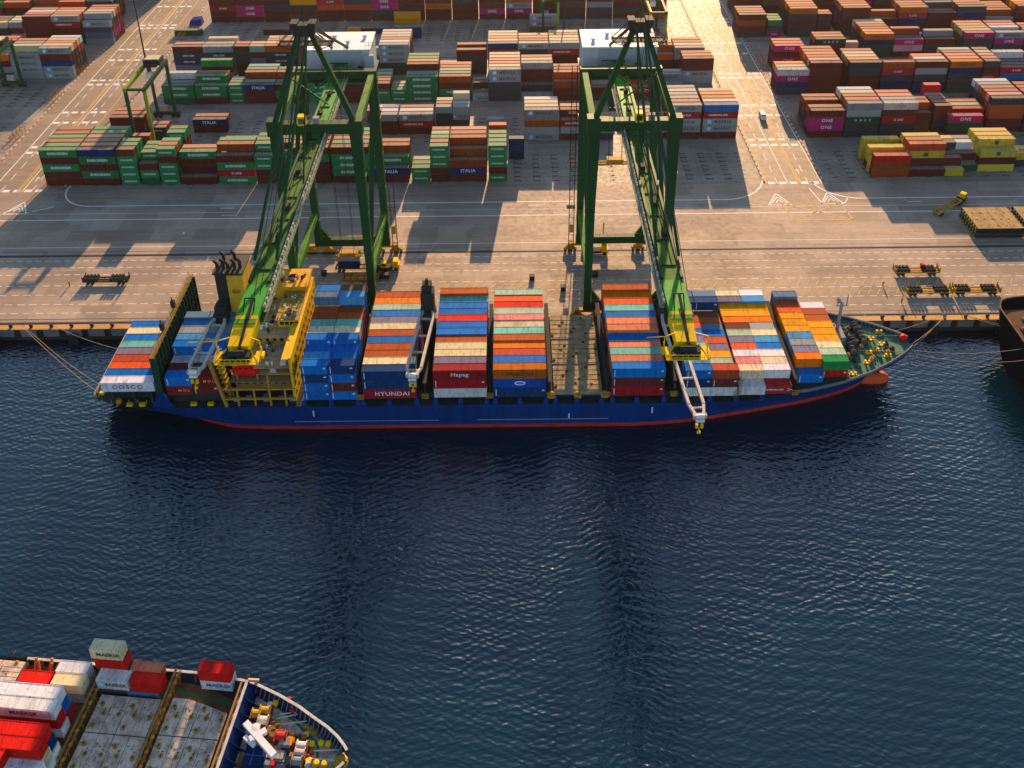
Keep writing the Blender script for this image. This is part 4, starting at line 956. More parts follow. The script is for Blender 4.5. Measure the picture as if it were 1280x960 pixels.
# ================================================================ SHIP-TO-SHORE QUAY CRANES
def quay_crane(cx, label, stair_side):
    root = thing('quay_crane', label, 'crane', (cx, 206.2, 0), 0, 'green quay cranes')
    def P(mb, nm, m, parent=None, lab=None):
        o = mb.build(nm, m); o.parent = parent or root
        if parent is None: o.matrix_parent_inverse = Matrix.Translation((-cx, -206.2, 0))
        if lab: o['label'] = lab
        return o
    W_, L_ = 206.2, 237.2
    def X(v): return cx+v
    for s in (-1, 1):
        for yy in (W_, L_):
            b = MB().beam((X(s*10.0), yy, 3.0), (X(s*9.9), yy, 34), 1.75, 1.9, 2.1, 1.9, (0,1,0)).beam((X(s*9.9), yy, 34), (X(s*9.55), yy, 59.4), 2.1, 1.9, 2.9, 2.1, (0,1,0))
            for zz in (12.0, 23, 34, 45): b.cbox((X(s*9.9), yy, zz), (2.3 if zz < 40 else 2.7, 2.15, .2))
            P(b, 'leg', CRANE)
            g_ = MB()                       # bogies below each leg
            for k in (-2.6, 2.6):
                g_.box(X(s*10+k)-1.9, yy-.55, .8, X(s*10+k)+1.9, yy+.55, 1.55)
                g_.add([(X(s*10+k)-1.5,yy-.4,1.55),(X(s*10+k)+1.5,yy-.4,1.55),(X(s*10+k)+.5,yy-.4,2.3),(X(s*10+k)-.5,yy-.4,2.3),(X(s*10+k)-1.5,yy+.4,1.55),(X(s*10+k)+1.5,yy+.4,1.55),(X(s*10+k)+.5,yy+.4,2.3),(X(s*10+k)-.5,yy+.4,2.3)], [(0,1,2,3),(7,6,5,4),(0,4,5,1),(1,5,6,2),(2,6,7,3),(3,7,4,0)])
            g_.box(X(s*10)-3.2, yy-.6, 2.25, X(s*10)+3.2, yy+.6, 3.0)
            gb = P(g_, 'bogie', YEL_D)
            for k in (-4.0,-2.9,-2.3,-1.2,1.2,2.3,2.9,4.0):
                o = MB().tube((X(s*10+k),yy-.3,.55),(X(s*10+k),yy+.3,.55),.45,n=10).build('wheel', DARK); o.parent = gb
    for yy, nm in ((W_, 'sill_beam'), (L_, 'sill_beam')):
        b = MB().box(X(-11), yy-.85, 3.0, X(11), yy+.85, 5.3)
        for s in (-1, 1):
            b.add([(X(s*8.9),yy-.6,5.3),(X(s*6.2),yy-.6,5.3),(X(s*8.9),yy-.6,9.5),(X(s*8.9),yy+.6,5.3),(X(s*6.2),yy+.6,5.3),(X(s*8.9),yy+.6,9.5)], [(0,1,2),(3,5,4),(0,3,4,1),(1,4,5,2),(2,5,3,0)])
        P(b, nm, CRANE)
        r_ = MB()
        for k in range(8): r_.box(X(-9+k*2.4), yy-.8, 5.3, X(-8.95+k*2.4), yy-.72, 6.4)
        r_.box(X(-9), yy-.8, 6.35, X(8), yy-.73, 6.42); P(r_, 'handrail', YEL_D)
    P(MB().box(X(-11.1), W_-1.15, 57.0, X(11.1), W_+1.15, 59.8).box(X(-11.4), W_-1.4, 56.6, X(-8.2), W_+1.4, 60.6).box(X(8.2), W_-1.4, 56.6, X(11.4), W_+1.4, 60.6), 'portal_beam', CRANE)
    P(MB().box(X(-11), L_-1, 57.2, X(11), L_+1, 59.4), 'landside_beam', CRANE)
    for s in (-1, 1):
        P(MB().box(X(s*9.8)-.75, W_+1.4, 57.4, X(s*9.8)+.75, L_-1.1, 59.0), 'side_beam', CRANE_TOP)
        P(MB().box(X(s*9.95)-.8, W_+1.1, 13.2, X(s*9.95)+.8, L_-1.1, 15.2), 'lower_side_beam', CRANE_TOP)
        P(MB().tube((X(s*9.8), L_-1.1, 56.6), (X(s*9.95), W_+1.3, 15.6), .62, n=10), 'diagonal_brace', CRANE)
    r_ = MB()
    for yy in (W_-1.1, W_+1.05):
        r_.beam((X(-8), yy, 60.9), (X(8), yy, 60.9), .06, .06)
        for k in range(9): r_.beam((X(-8+k*2), yy, 59.8), (X(-8+k*2), yy, 60.9), .06, .06)
    P(r_, 'handrail', YEL_D)
    # A-frame, apex, stays
    for s in (-1, 1): P(MB().beam((X(s*9.3), W_, 60.2), (X(s*1.3), W_, 83.2), 1.25, 1.3, 1.1, 1.1), 'a_frame_leg', CRANE)
    P(MB().box(X(-2.4), W_-1.2, 82.4, X(2.4), W_+1.4, 85.0).box(X(-2.9), W_-1.5, 84.2, X(-1.2), W_+1.5, 85.6).box(X(1.2), W_-1.5, 84.2, X(2.9), W_+1.5, 85.6), 'apex_head', DARK)
    b = MB()
    for yy in (W_-1.3, W_+1.5):
        b.beam((X(-6.2),yy,80.2),(X(6.2),yy,80.2),.22,.22)
        for s in (-1, 1): b.beam((X(s*6.2),yy,80.2),(X(s*2.4),yy,84),.18,.18); b.beam((X(s*6.2),yy,80.2),(X(s*1.6),yy,78.6),.14,.14); b.beam((X(s*4),yy,80.2),(X(s*2.2),yy,82.5),.12,.12); b.beam((X(s*6.2),yy,80.2),(X(s*6.2),yy,81.3),.1,.1)
        b.beam((X(-6.2),yy,81.3),(X(6.2),yy,81.3),.08,.08)
    b.box(X(-6.3), W_-1.3, 80.05, X(6.3), W_+1.5, 80.15)
    b.tube((X(0),W_,85),(X(0),W_,89),.07,n=4); b.tube((X(1.8),W_,85),(X(1.8),W_,87.6),.07,n=4)
    P(b, 'apex_platform', DARK)
    P(MB().beam((X(-5.2),W_,72),(X(3.5),W_+1,64),.3,.3).beam((X(5.2),W_,72),(X(-3.5),W_+1,64),.3,.3), 'a_frame_brace', CRANE)
    for s in (-1, 1):
        P(MB().beam((X(s*.9), W_-.5, 84.2), (X(s*2.1), 152, 58.4), .5, .6), 'forestay', CRANE)
        P(MB().beam((X(s*.7), W_-.5, 84.0), (X(s*2.0), 180, 58.4), .34, .4), 'inner_stay', CRANE)
        P(MB().beam((X(s*.9), W_+.8, 84.2), (X(s*2.3), 251, 59.5), .5, .55), 'backstay', CRANE)
    b = MB()
    for s in (-.5, .5): b.tube((X(s), W_-1, 85.2), (X(s+1.2), 140, 59.2), .07, n=4); b.tube((X(s), W_+1, 85.2), (X(s), 244, 63), .06, n=4)
    P(b, 'boom_rope', BLACK)
    # boom: box girder, trolley rails, walkway, end platform
    Yt, Yr = 129.0, 256.0
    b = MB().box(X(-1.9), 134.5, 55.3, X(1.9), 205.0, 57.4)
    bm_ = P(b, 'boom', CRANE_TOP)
    def Bc(mb, nm, m):
        o = mb.build(nm, m); o.parent = bm_; return o
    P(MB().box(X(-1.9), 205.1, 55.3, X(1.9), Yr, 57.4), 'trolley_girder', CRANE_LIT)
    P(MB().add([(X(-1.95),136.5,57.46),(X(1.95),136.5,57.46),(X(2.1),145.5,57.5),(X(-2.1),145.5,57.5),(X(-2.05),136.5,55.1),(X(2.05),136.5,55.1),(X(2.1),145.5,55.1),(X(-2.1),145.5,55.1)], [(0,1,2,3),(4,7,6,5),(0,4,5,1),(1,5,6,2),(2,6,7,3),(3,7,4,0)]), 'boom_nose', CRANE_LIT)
    P(MB().add([(X(-1.75),129.4,56.6),(X(1.75),129.4,56.6),(X(1.97),136.5,57.5),(X(-1.97),136.5,57.5),(X(-1.75),129.4,55.0),(X(1.75),129.4,55.0),(X(2.07),136.45,55.0),(X(-2.07),136.45,55.0)], [(0,1,2,3),(4,7,6,5),(0,4,5,1),(1,5,6,2),(2,6,7,3),(3,7,4,0)]), 'boom_tip', YEL)
    for s in (-1, 1):
        Bc(MB().box(X(s*2.25)-.3, 137, 55.6, X(s*2.25)+.3, 205, 56.1).box(X(s*2.25)-.12, 137, 56.1, X(s*2.25)+.12, 205, 56.4).box(X(s*1.8)-.25, 146, 57.4, X(s*1.8)+.25, 204, 57.9), 'trolley_rail', CRANE)
    sd_ = -1 if cx > 0 else 1
    r_ = MB().box(X(sd_*3.0)-.4, 138, 57.0, X(sd_*3.0)+.4, 250, 57.12)
    for q in (2.6, 3.4):
        for z in (57.6, 58.15): r_.box(X(sd_*q)-.04, 138, z, X(sd_*q)+.04, 250, z+.07)
        for k in range(57): r_.box(X(sd_*q)-.04, 138+k*2, 57.1, X(sd_*q)+.04, 138.08+k*2, 58.2)
    for k in range(15): r_.box(X(sd_*2.2)-.8, 140+k*7.8, 56.9, X(sd_*2.2)+.8, 140.3+k*7.8, 57.0)
    P(r_, 'walkway', PALE)
    r2 = MB()
    for k in range(60): r2.box(X(sd_*2.6)-.16, 139+k*1.35+.25*(k % 3), 57.15, X(sd_*2.6)+.16, 139.55+k*1.35+.3*(k % 2), 58.0)
    P(r2, 'lettering_block', paint('pale_lettering_blocks', (.50,.52,.46), .6, .5, .1))['kind'] = 'stuff'  # pale blocks stand in for the unreadable white lettering on the boom
    pp = MB()
    for q, y0, y1 in ((.6,150,204), (-.5,158,200), (.2,206,240), (1.1,160,250)): pp.tube((X(q*-sd_), y0, 57.62), (X(q*-sd_), y1, 57.62), .11, n=5)
    for k in range(12): pp.box(X(-1.3), 150+k*8.6, 57.4, X(1.3), 150.35+k*8.6, 57.62)
    for k, y in enumerate((186, 171, 160, 214, 225)): pp.box(X(-.9+.5*(k % 3)), y, 57.4, X(.1+.5*(k % 3)), y+1.6, 58.3)
    P(pp, 'boom_gear', DARK)
    ep = MB().box(X(-3.7), 127.0, 54.5, X(3.7), 129.4, 54.65)
    for z in (55.1, 55.7): ep.beam((X(-3.7),127,z),(X(3.7),127,z),.1,.1); [ep.beam((X(s*3.7),127,z),(X(s*3.7),130.5,z),.1,.1) for s in (-1,1)]
    for k in range(9): ep.beam((X(-3.7+k*.925),127,54.6),(X(-3.7+k*.925),127,55.75),.08,.08)
    for s in (-1, 1): ep.beam((X(s*2.0),129.4,56),(X(s*3.7),127,54.7),.2,.2); ep.beam((X(s*3.7),129.8,54.2),(X(s*3.7),129.8,57.4),.16,.16); ep.beam((X(s*3.7),129.8,57.4),(X(s*1.7),131,57.2),.14,.14); ep.box(X(s*3.4)-.7,129.2,53.9,X(s*3.4)+.7,130.6,54.5)
    ep.beam((X(-3.7),129.8,57.4),(X(-8.5 if sd_ > 0 else -6.8),129.8,57.2),.12,.12)
    P(ep, 'end_platform', YEL)
    P(MB().box(X(-2.6),127.3,54.66,X(-.4),129.2,55.6).box(X(.1),127.5,54.66,X(2.2),129.3,55.9).tube((X(-1.2),128,56.2),(X(1.4),128,56.2),.5,n=8), 'sheave_block', DARK)
    P(MB().lathe((X(.2),128.2,55.9),[(.25,0),(.25,.5),(.1,.6)],8), 'beacon', RED)
    P(MB().beam((X(.3),129,56.4),(X(.3),140,58.4),.5,.3).beam((X(-.9),137.5,57.5),(X(-.9),139.5,59),.2,.2).beam((X(.9),137.5,57.5),(X(.9),139.5,59),.2,.2).beam((X(-.9),139.5,59),(X(.9),139.5,59),.2,.2), 'tip_ladder', DARK)
    # machinery house on the landside end
    hx0, hx1, hy0, hy1, hz0, hz1 = -9.6, (8.2 if cx < 0 else 10.8), 245.5, 258.0, 53.0, 61.6
    mh = P(MB().box(X(hx0),hy0,hz0,X(hx1),hy1,hz1), 'machinery_house', paint('house_wall_shaded', (.40,.44,.47), .5, .2, .05))  # white house walls, their shade put into the grey
    P(MB().box(X(hx0-.25),hy0-.25,hz1,X(hx1+.25),hy1+.25,hz1+.25), 'roof', WHITEP)
    for k in range(9): P(MB().box(X(hx0+.4+k*(hx1-hx0-.8)/8)-.05,hy0-.1,hz1+.25,X(hx0+.4+k*(hx1-hx0-.8)/8)+.05,hy1+.1,hz1+.33), 'roof_seam', WHITEP)
    for k in range(4): P(MB().lathe((X(hx0+3+k*4.2),hy0+4+(k % 2)*4,hz1+.25),[(.45,0),(.45,.5),(.7,.6),(.5,.9)],8), 'roof_vent', GREYW)
    P(MB().box(X(-5.6),hy0-.12,hz0+.3,X(hx1-2.2),hy0-.01,hz1-.4), 'front_panel', paint('house_panel_grey', (.28,.33,.36), .5, .2, .05))
    P(MB().box(X(-4.4),hy0-.22,hz1-4.0,X(2.0),hy0-.13,hz1-3.7).box(X(-4.4),hy0-.22,hz0+1.0,X(-4.25),hy0-.13,hz1-3.7).box(X(1.85),hy0-.22,hz0+1.0,X(2.0),hy0-.13,hz1-3.7), 'shutter_frame', DARK)
    P(MB().box(X(5.0),hy0-.24,hz0+.6,X(6.0),hy0-.13,hz0+3.6).box(X(4.7),hy0-.6,hz0+3.7,X(6.3),hy0-.13,hz0+3.85), 'door', DARK)
    P(MB().box(X(6.8),hy0-1.2,hz0+.8,X(9.4),hy0-.13,hz1-1.2), 'switch_cabin', paint('cabin_grey', (.33,.38,.41), .5, .2, .05))
    q = MB().box(X(hx0-.6),hy0-1.6,hz0-.5,X(hx1+.6),hy1+.4,hz0-.05)
    for x in (-7.5, 8.2): q.box(X(x)-.45,hy0+1,50,X(x)+.45,hy0+1.9,hz0-.5); q.beam((X(x),hy0+1.4,50.5),(X(x),L_+1,57.8),.5,.5)
    q.box(X(-8),hy0+.8,55.0,X(8),hy1-1,55.2)
    P(q, 'house_support', CRANE)
    r_ = MB()
    for k in range(11): r_.beam((X(hx0+k*1.98),hy0-1.5,hz0-.05),(X(hx0+k*1.98),hy0-1.5,hz0+1.0),.07,.07)
    r_.beam((X(hx0),hy0-1.5,hz0+1.0),(X(hx1),hy0-1.5,hz0+1.0),.08,.08)
    for k in range(4): r_.beam((X(7+k),hy0+1,hz1+.2),(X(7+k),hy0+1,hz1+1.7),.08,.08)
    r_.beam((X(7),hy0+1,hz1+1.7),(X(10),hy0+1,hz1+1.7),.08,.08); r_.beam((X(7),hy0+1,hz1+.9),(X(10),hy0+1,hz1+.9),.08,.08)
    P(r_, 'handrail', DARK)
    P(MB().lathe((X(3.5),hy0-.4,hz0+1.4),[(.05,0),(1.2,.02),(1.2,.2),(.05,.22)],14,'Y'), 'cable_reel', paint('reel_red', (.45,.04,.03)) if cx > 0 else DARK)
    # yellow operator cab under the girder
    kx = -2.7 if cx < 0 else .8
    cb = P(MB().box(X(kx-.9),W_-2.4,60.0,X(kx+.9),W_-.6,62.4), 'operator_cab', YEL)
    P(MB().box(X(kx-.7),W_-2.46,60.5,X(kx+.7),W_-2.41,61.9), 'cab_window', GLASS)
    P(MB().box(X(kx+2.5),W_-1.2,59.9,X(kx+3.9),W_+.2,61.4), 'control_box', STEEL)
    # hoist ropes and spreader below the trolley
    tx, ty, tz, ln = (0.5, 226.5, 6.4, 6.1) if cx < 0 else (-2.2, 223.5, 37.5, 9.6)
    P(MB().box(X(tx-2.4),ty-2.4,54.4,X(tx+2.4),ty+2.4,55.2), 'trolley', CRANE)
    r_ = MB()
    for a in (-1.9, 1.9):
        for c_ in (-.9, .9): r_.tube((X(tx+a),ty+c_,54.5),(X(tx+a*.9),ty+c_*.8,tz+1.8),.055,n=4)
    P(r_, 'hoist_rope', BLACK)
    sp = MB().box(X(tx-ln/2),ty-.75,tz,X(tx+ln/2),ty-.4,tz+.5).box(X(tx-ln/2),ty+.4,tz,X(tx+ln/2),ty+.75,tz+.5)
    for s in (-1, 1): sp.box(X(tx+s*ln/2)-.25,ty-1.2,tz-.05,X(tx+s*ln/2)+.25,ty+1.2,tz+.55); [sp.box(X(tx+s*ln/2)-.3,ty+k*1.2-.15,tz-.9,X(tx+s*ln/2)+.3,ty+k*1.2+.15,tz+1.3) for k in (-1,1)]
    sp.box(X(tx-2.2),ty-1.0,tz+.9,X(tx+2.2),ty+1.0,tz+1.7).box(X(tx-1.6),ty-.8,tz+.4,X(tx-1.1),ty+.8,tz+1).box(X(tx+1.1),ty-.8,tz+.4,X(tx+1.6),ty+.8,tz+1)
    sp = sp.build('spreader', YEL_D); tag(sp, 'worn yellow spreader hanging on ropes under the right green crane' if cx > 0 else 'worn yellow spreader low over the truck under the left green crane', 'spreader')
    # stair and lift tower beside one landside leg
    sx = stair_side*12.4; b = MB()
    for a in (-.7, .7):
        for c_ in (-.7, .7): b.beam((X(sx+a),L_+c_,1),(X(sx+a),L_+c_,60 if cx > 0 else 22),.12,.12)
    for k in range(1, 20 if cx > 0 else 7):
        z = k*3.05; [b.beam((X(sx-.7),L_+c_,z),(X(sx+.7),L_+c_,z),.08,.08) for c_ in (-.7,.7)]; b.beam((X(sx-.7),L_-.7,z-3),(X(sx+.7),L_-.7,z),.06,.06)
        if k % 5 == 0: b.box(X(sx-1.5),L_-.9,z,X(sx+1.0),L_+.9,z+.1); b.beam((X(sx-1.5),L_-.9,z+1.1),(X(sx+1.0),L_-.9,z+1.1),.08,.08); b.beam((X(sx-1.5),L_-.9,z),(X(sx-1.5),L_-.9,z+1.1),.08,.08)
    P(b, 'stair_tower', paint('stair_black', (.014,.016,.015), .7, .3, .1))
    P(MB().box(X(sx-.6),L_-1.5,7.5,X(sx+.6),L_-.8,10.2), 'lift_car', YEL_D)
    return root
quay_crane(-47.2, 'left of two tall green quay cranes, boom lowered over the yellow bridge block', 1)
quay_crane(29.4, 'right of two tall green quay cranes, boom lowered over the ship near the bow', -1)

# ================================================================ RUBBER TYRED YARD CRANES
RTGC = paint('yard_crane_green', (.012,.065,.025), .45, .3, .1); RTGL = paint('yard_crane_green_sunlit', (.20,.30,.03), .5, .5, .15)  # second tone is the crane green with sunlit highlights put into the colour
def yard_crane(x, y, label, span=24.0, wid=6.6, h=19.5):
    root = thing('yard_crane', label, 'crane', (x, y, 0), 0, 'rubber tyred yard cranes')
    def P(mb, nm, m): o = mb.build(nm, m, root); return o
    for s in (0, 1):
        for xx in (0, wid):
            P(MB().beam((xx, s*span, 1.8), (xx+(1.0 if xx == 0 else -1.0)*.0, s*span, h-.8), .9, .8, 1.1, .9, (0,1,0)), 'leg', RTGC if (s or xx == 0) else RTGL)
            w_ = MB()
            for k in (-.9, .9): w_.tube((xx+k-.0, s*span-.35, .75), (xx+k, s*span+.35, .75), .75, n=12)
            P(w_, 'wheel', BLACK)
        P(MB().box(-1.6, s*span-.5, 1.3, wid+1.6, s*span+.5, 2.3), 'sill', RTGC)
    for xx in (0, wid): P(MB().box(xx-.5, -.8, h-.8, xx+.5, span+.8, h+.7), 'girder', RTGL if xx == 0 else RTGC)
    for s in (-.4, span-.4): P(MB().box(.5, s, h-.5, wid-.5, s+.8, h+.3), 'end_tie', RTGC)
    P(MB().box(.3, span*.78, h+.72, wid-.3, span*.98, h+2.6).box(1, span*.70, h+.72, wid-1, span*.77, h+1.8), 'trolley', DARK)
    P(MB().box(.8, span*.80, h+2.62, wid-.8, span*.96, h+2.9), 'trolley_roof', paint('cream_roof', (.55,.48,.32)))
    P(MB().box(wid*.3, span*.62, h-3.2, wid*.65, span*.70, h-.9), 'cab', WHITEP)
    P(MB().box(.5, span+.6, 2.3, 3.6, span+1.6, 4.6), 'power_pack', paint('cream_box', (.5,.42,.32)))
    r_ = MB()
    for xx in (-.6, wid+.55):
        for k in range(11): r_.box(xx, k*span/10, h+.7, xx+.06, k*span/10+.06, h+1.7)
        r_.box(xx, 0, h+1.65, xx+.06, span, h+1.72)
    P(r_, 'handrail', DARK)
    return root
yard_crane(-133.6, 303.0, 'green yard crane straddling the container rows left of the road lamp', 24, 6.6, 23.2)
yard_crane(-204.5, 330.0, 'green yard crane cut by the left edge of the photograph', 26)
yard_crane(58.5, 380.5, 'green yard crane standing beside the bright road behind the right quay crane', 25)
yard_crane(14, 397.0, 'faint green yard crane behind the white machinery house of the right crane', 25)
# ================================================================ THE NEAR SHIP (only its bow is in the photograph)
NT = Vector((-26.5, 88.5, 0)); NR = R(-5.5)
NAX = Vector((math.cos(NR), math.sin(NR), 0)); NLA = Vector((-math.sin(NR), math.cos(NR), 0))
def UV(px, py, z):
    q = g(px, py, z)-NT; return q.dot(NAX), q.dot(NLA)
near = thing('container_ship', 'bow of a rusty grey decked container ship passing in the near left corner', 'ship', (NT.x, NT.y, WZ), NR)
def NP(mb, nm, m, parent=None, lab=None, smooth=False):
    o = mb.build(nm, m, None, smooth); o.parent = parent or near
    if parent is None: o.matrix_parent_inverse = Matrix.Translation((0, 0, -WZ))
    if lab: o['label'] = lab
    return o
N_BD = [(-170,12.6),(-30,12.6),(-25,12.1),(-19.6,10.9),(-13.7,8.8),(-10,7.2),(-7.4,5.8),(-4.5,4.3),(-2.4,2.9),(-1,1.6),(-.2,.6),(0,.15)]
N_BW = [(-170,12.4),(-60,12.4),(-45,11),(-30,7),(-18,2.5),(-11,.2),(0,.05)]
N_ZD = [(-170,7.0),(-30,7.0),(-22,8.0),(-18,8.8),(0,9.3)]
GREYD = paint('grey_deck_paint', (.64,.50,.36), .75, 1.0, 1.0, scale=.7)
RUSTD = paint('rust_brown_deck', (.24,.12,.045), .75, .7, .6, scale=.8)
LASH = paint('rusty_lashing_frame', (.36,.19,.05), .65, .6, .7, scale=1.2)
RIM = paint('rim_light_grey', (.55,.52,.47), .5, .5, .5, scale=.7)
HATG = paint('grey_hatch_paint', (.70,.54,.40), .75, 1.0, .9, scale=.55)
BLUEN = paint('breakwater_blue', (.006,.022,.09), .45, .3, .1)
GREENL = paint('walkway_green', (.03,.20,.09), .6, .4, .1)
xs = [-170,-120,-80,-60,-50,-42,-36,-30,-26,-22,-19.6,-16.5,-13.7,-11.8,-10,-8.6,-7.4,-6,-4.5,-3.4,-2.4,-1.6,-1,-.5,-.2,0]
NP(hull_mesh(xs, N_BD, N_BW, N_ZD, [4,1,-1.5,-2.3,-3.8,-8], 0.0, -2.3, -999, 'hull', (-11.5, 0.05)), 'hull', [paint('near_hull_blue', (.02,.03,.05), .5, .6, .4, scale=.5), HULL_R])
def ndeck(x0, x1, z, inset, n=24):
    b = MB(); xx = [x0+(x1-x0)*i/n for i in range(n+1)]
    for a, c in zip(xx[:-1], xx[1:]):
        ha, hc = max(.02, interp(a,N_BD)-inset), max(.02, interp(c,N_BD)-inset)
        b.add([(a,-ha,z),(c,-hc,z),(c,hc,z),(a,ha,z)], [(0,1,2,3)])
    return b
NP(ndeck(-169, -20.2, 5.6, .15), 'main_deck', RUSTD)
NP(ndeck(-21.5, -.6, 7.4, .2), 'foredeck', GREYD)
b = MB()
for s in (-1, 1):
    pts = [Vector((x, s*(interp(x,N_BD)-.06), interp(x,N_ZD)+.1)) for x in [-60+i*1.0 for i in range(40)]+[-20+i*.5 for i in range(40)]]
    for a, c in zip(pts[:-1], pts[1:]): b.beam(a, c, .42, .2)
NP(b, 'bulwark_rim', RIM)
b = MB()
for s in (-1, 1):
    x = -19.0
    while x < -1.2:
        y = s*(interp(x,N_BD)-.25); z = interp(x,N_ZD)
        dx = .75 if x > -6 else .35
        b.add([(x,y,z),(x-dx,y-s*1.15,7.42),(x,y,7.42),(x+.13,y,z),(x+.13-dx,y-s*1.15,7.42),(x+.13,y,7.42)], [(0,1,2),(3,5,4),(0,3,4,1),(1,4,5,2),(2,5,3,0)])
        x += .86 if x < -6 else .6
NP(b, 'bulwark_stay', paint('stay_blue_grey', (.16,.20,.27), .6, .6, .5, scale=1.0))
b = MB()
for k in range(14):
    x = -60+k*2.75; b.box(x, 11.6, 5.6, x+.16, 12.4, 6.9)
NP(b, 'side_rail_stay', LASH)
# hatch panels with joints, welded seams and yellow lashing rings
ring = MB().lathe((0,0,0), [(.42,0),(.42,.10),(.22,.12)], 10).mesh('lashing_ring', YEL_D)
hole = MB().lathe((0,0,.10), [(.2,0),(.2,.05)], 8).mesh('ring_hole', flat('ring_dark', (.05,.03,.02)))
def hatch(u0, u1, v0, v1, z=7.3, cut=0.0):
    nC = 4; w_ = (u1-u0)/nC
    for i in range(nC):
        a, c = u0+i*w_+.05, u0+(i+1)*w_-.05
        bb = MB()
        t1 = v1-(cut*max(0, (i-1.2))/2 if cut else 0); t2 = v1-(cut*max(0, (i-.2))/2 if cut else 0)
        bb.add([(a,v0,6.1),(c,v0,6.1),(c,t2,6.1),(a,t1,6.1),(a,v0,z),(c,v0,z),(c,t2,z),(a,t1,z)], [(0,3,2,1),(4,5,6,7),(0,1,5,4),(1,2,6,5),(2,3,7,6),(3,0,4,7)])
        for k in range(1, 4): y = v0+k*(v1-v0)/4-.2; bb.box(a+.1, y, z, c-.1, y+.06, z+.035)
        hp = NP(bb, 'hatch_panel', HATG)
        for k, y in enumerate((v0+1.1, v0+3.1, v0+4.6)):
            if (i+k) % 2 == 0 or k == 1:
                o = inst('lashing_ring', ring, hp, ((a+c)/2+(.5 if k % 2 else -.4), y, z))
                q = inst('ring_hole', hole, None, (0,0,0)); q.parent = hp; q.location = o.location
        for q in range(3):
            NP(MB().box(a+.35+q*.75, v0+.5+((i*7+q*5) % 9)*.5, z+.0, a+.42+q*.75, v0+1.2+((i*7+q*5) % 9)*.5, z+.05).box(a+.2+q*.7, v1-1.6-q*.4, z, a+.5+q*.7, v1-1.45-q*.4, z+.06), 'cover_fitting', RUSTD, hp)
        if i % 2: bb2 = MB().box(c-.02, v0+.3, z-.02, c+.06, v0+2.2, z+.03); NP(bb2, 'drain_slot', flat('ring_dark', (.05,.03,.02)), hp)
hatch(-44.1, -33.7, 1.35, 7.4); hatch(-44.1, -33.7, -5.1, 1.15); hatch(-44.1, -33.7, -11.4, -5.3)
hatch(-31.9, -21.9, 1.9, 7.9, cut=1.3); hatch(-31.9, -21.9, -4.4, 1.7); hatch(-31.9, -21.9, -9.5, -4.6)
hatch(-76, -59.6, 8.2, 11.6, 7.6)
# rusty lashing frames between the hatches
for u in (-45.4, -32.8, -20.9):
    b = MB()
    for k in range(-5, 6):
        v = k*2.25
        if abs(v) > interp(u, N_BD)-.8: continue
        b.box(u-.12, v-.12, 5.6, u+.12, v+.12, 8.6); b.box(u+.45, v-.1, 5.6, u+.6, v+.1, 8.3)
    h_ = interp(u, N_BD)-.5
    b.box(u-.22, -h_, 8.4, u+.12, h_, 8.62).box(u+.4, -h_, 7.9, u+.66, h_, 8.05).box(u-.2, -h_, 7.0, u+.1, h_, 7.12)
    fr = NP(b, 'lashing_frame', LASH)
    for k in range(-5, 6):
        v = k*2.25+.9
        if abs(v) < h_-.4:
            NP(MB().lathe((u+.5, v, 8.05), [(.34,0),(.34,.12),(.16,.14)], 8), 'turnbuckle_ring', paint('ring_orange', (.62,.25,.03), .5, .4, .3), fr)
b = MB()
for u, v, a in ((-57.5,10.6,.3),(-56.2,10.2,-.4),(-55.2,10.7,.8),(-54.2,9.9,.2)):
    b.beam((u,v-.9,6.2),(u+a,v+.8,9.4),.35,.3); b.beam((u-.6,v,6.4),(u+.9,v-.5,7.6),.3,.3)
NP(b, 'cell_guide', LASH)
for u, v in ((-60.5,11.5),(-51.0,11.5),(-48.4,11.2)): NP(MB().box(u-1,v-.5,5.6,u+1,v+.5,6.8).lathe((u,v,6.8),[(.4,0),(.3,.5)],8), 'mooring_post', LASH)
# green marked walkway, side passage
b = MB().add([(-32.5,10.4,5.64),(-21.2,8.7,5.64),(-21.2,8.1,5.64),(-32.5,9.8,5.64)], [(0,1,2,3)])
NP(b, 'side_walkway', GREENL)
gw = [(334,882),(348,884),(368,901),(397,930),(397,962)]
b = MB(); pts = [Vector((*UV(px,py,7.43),7.43)) for px, py in gw]
for a, c in zip(pts[:-1], pts[1:]): b.beam(a, c, .42, .015)
NP(b, 'marked_walkway', GREENL)
# breakwater: leaning blue wall with ribs and a pale top edge
b = MB().add([(-19.4,-10.2,10.1),(-19.4,10.0,10.1),(-18.0,10.3,7.4),(-18.0,-10.6,7.4),(-19.65,-10.2,10.1),(-19.65,10.0,10.1),(-19.2,10.3,7.4),(-19.2,-10.6,7.4)], [(0,1,2,3),(4,7,6,5),(0,4,5,1),(1,5,6,2),(2,6,7,3),(3,7,4,0)])
bw_ = NP(b, 'breakwater', BLUEN)
for k in range(-4, 5):
    v = k*2.35+.4
    b = MB().add([(-19.4,v,10.0),(-18.0,v,7.42),(-16.7,v-.1,7.42),(-19.4,v+.12,10.0),(-18.0,v+.12,7.42),(-16.7,v+.02,7.42)], [(0,1,2),(3,5,4),(0,3,4,1),(1,4,5,2),(2,5,3,0)])
    NP(b, 'rib', BLUEN, bw_)
NP(MB().box(-19.75,-10.3,10.1,-19.3,10.1,10.28), 'top_edge', RIM, bw_)
NP(MB().beam((-19.5,10.2,10.1),(-18.1,11.0,8.9),.3,.5), 'end_strut', paint('strut_peach', (.62,.38,.22)))
NP(MB().beam((-20.3,8.2,7),(-20.0,11.6,9.2),.35,.8), 'rust_strut', RUSTD)
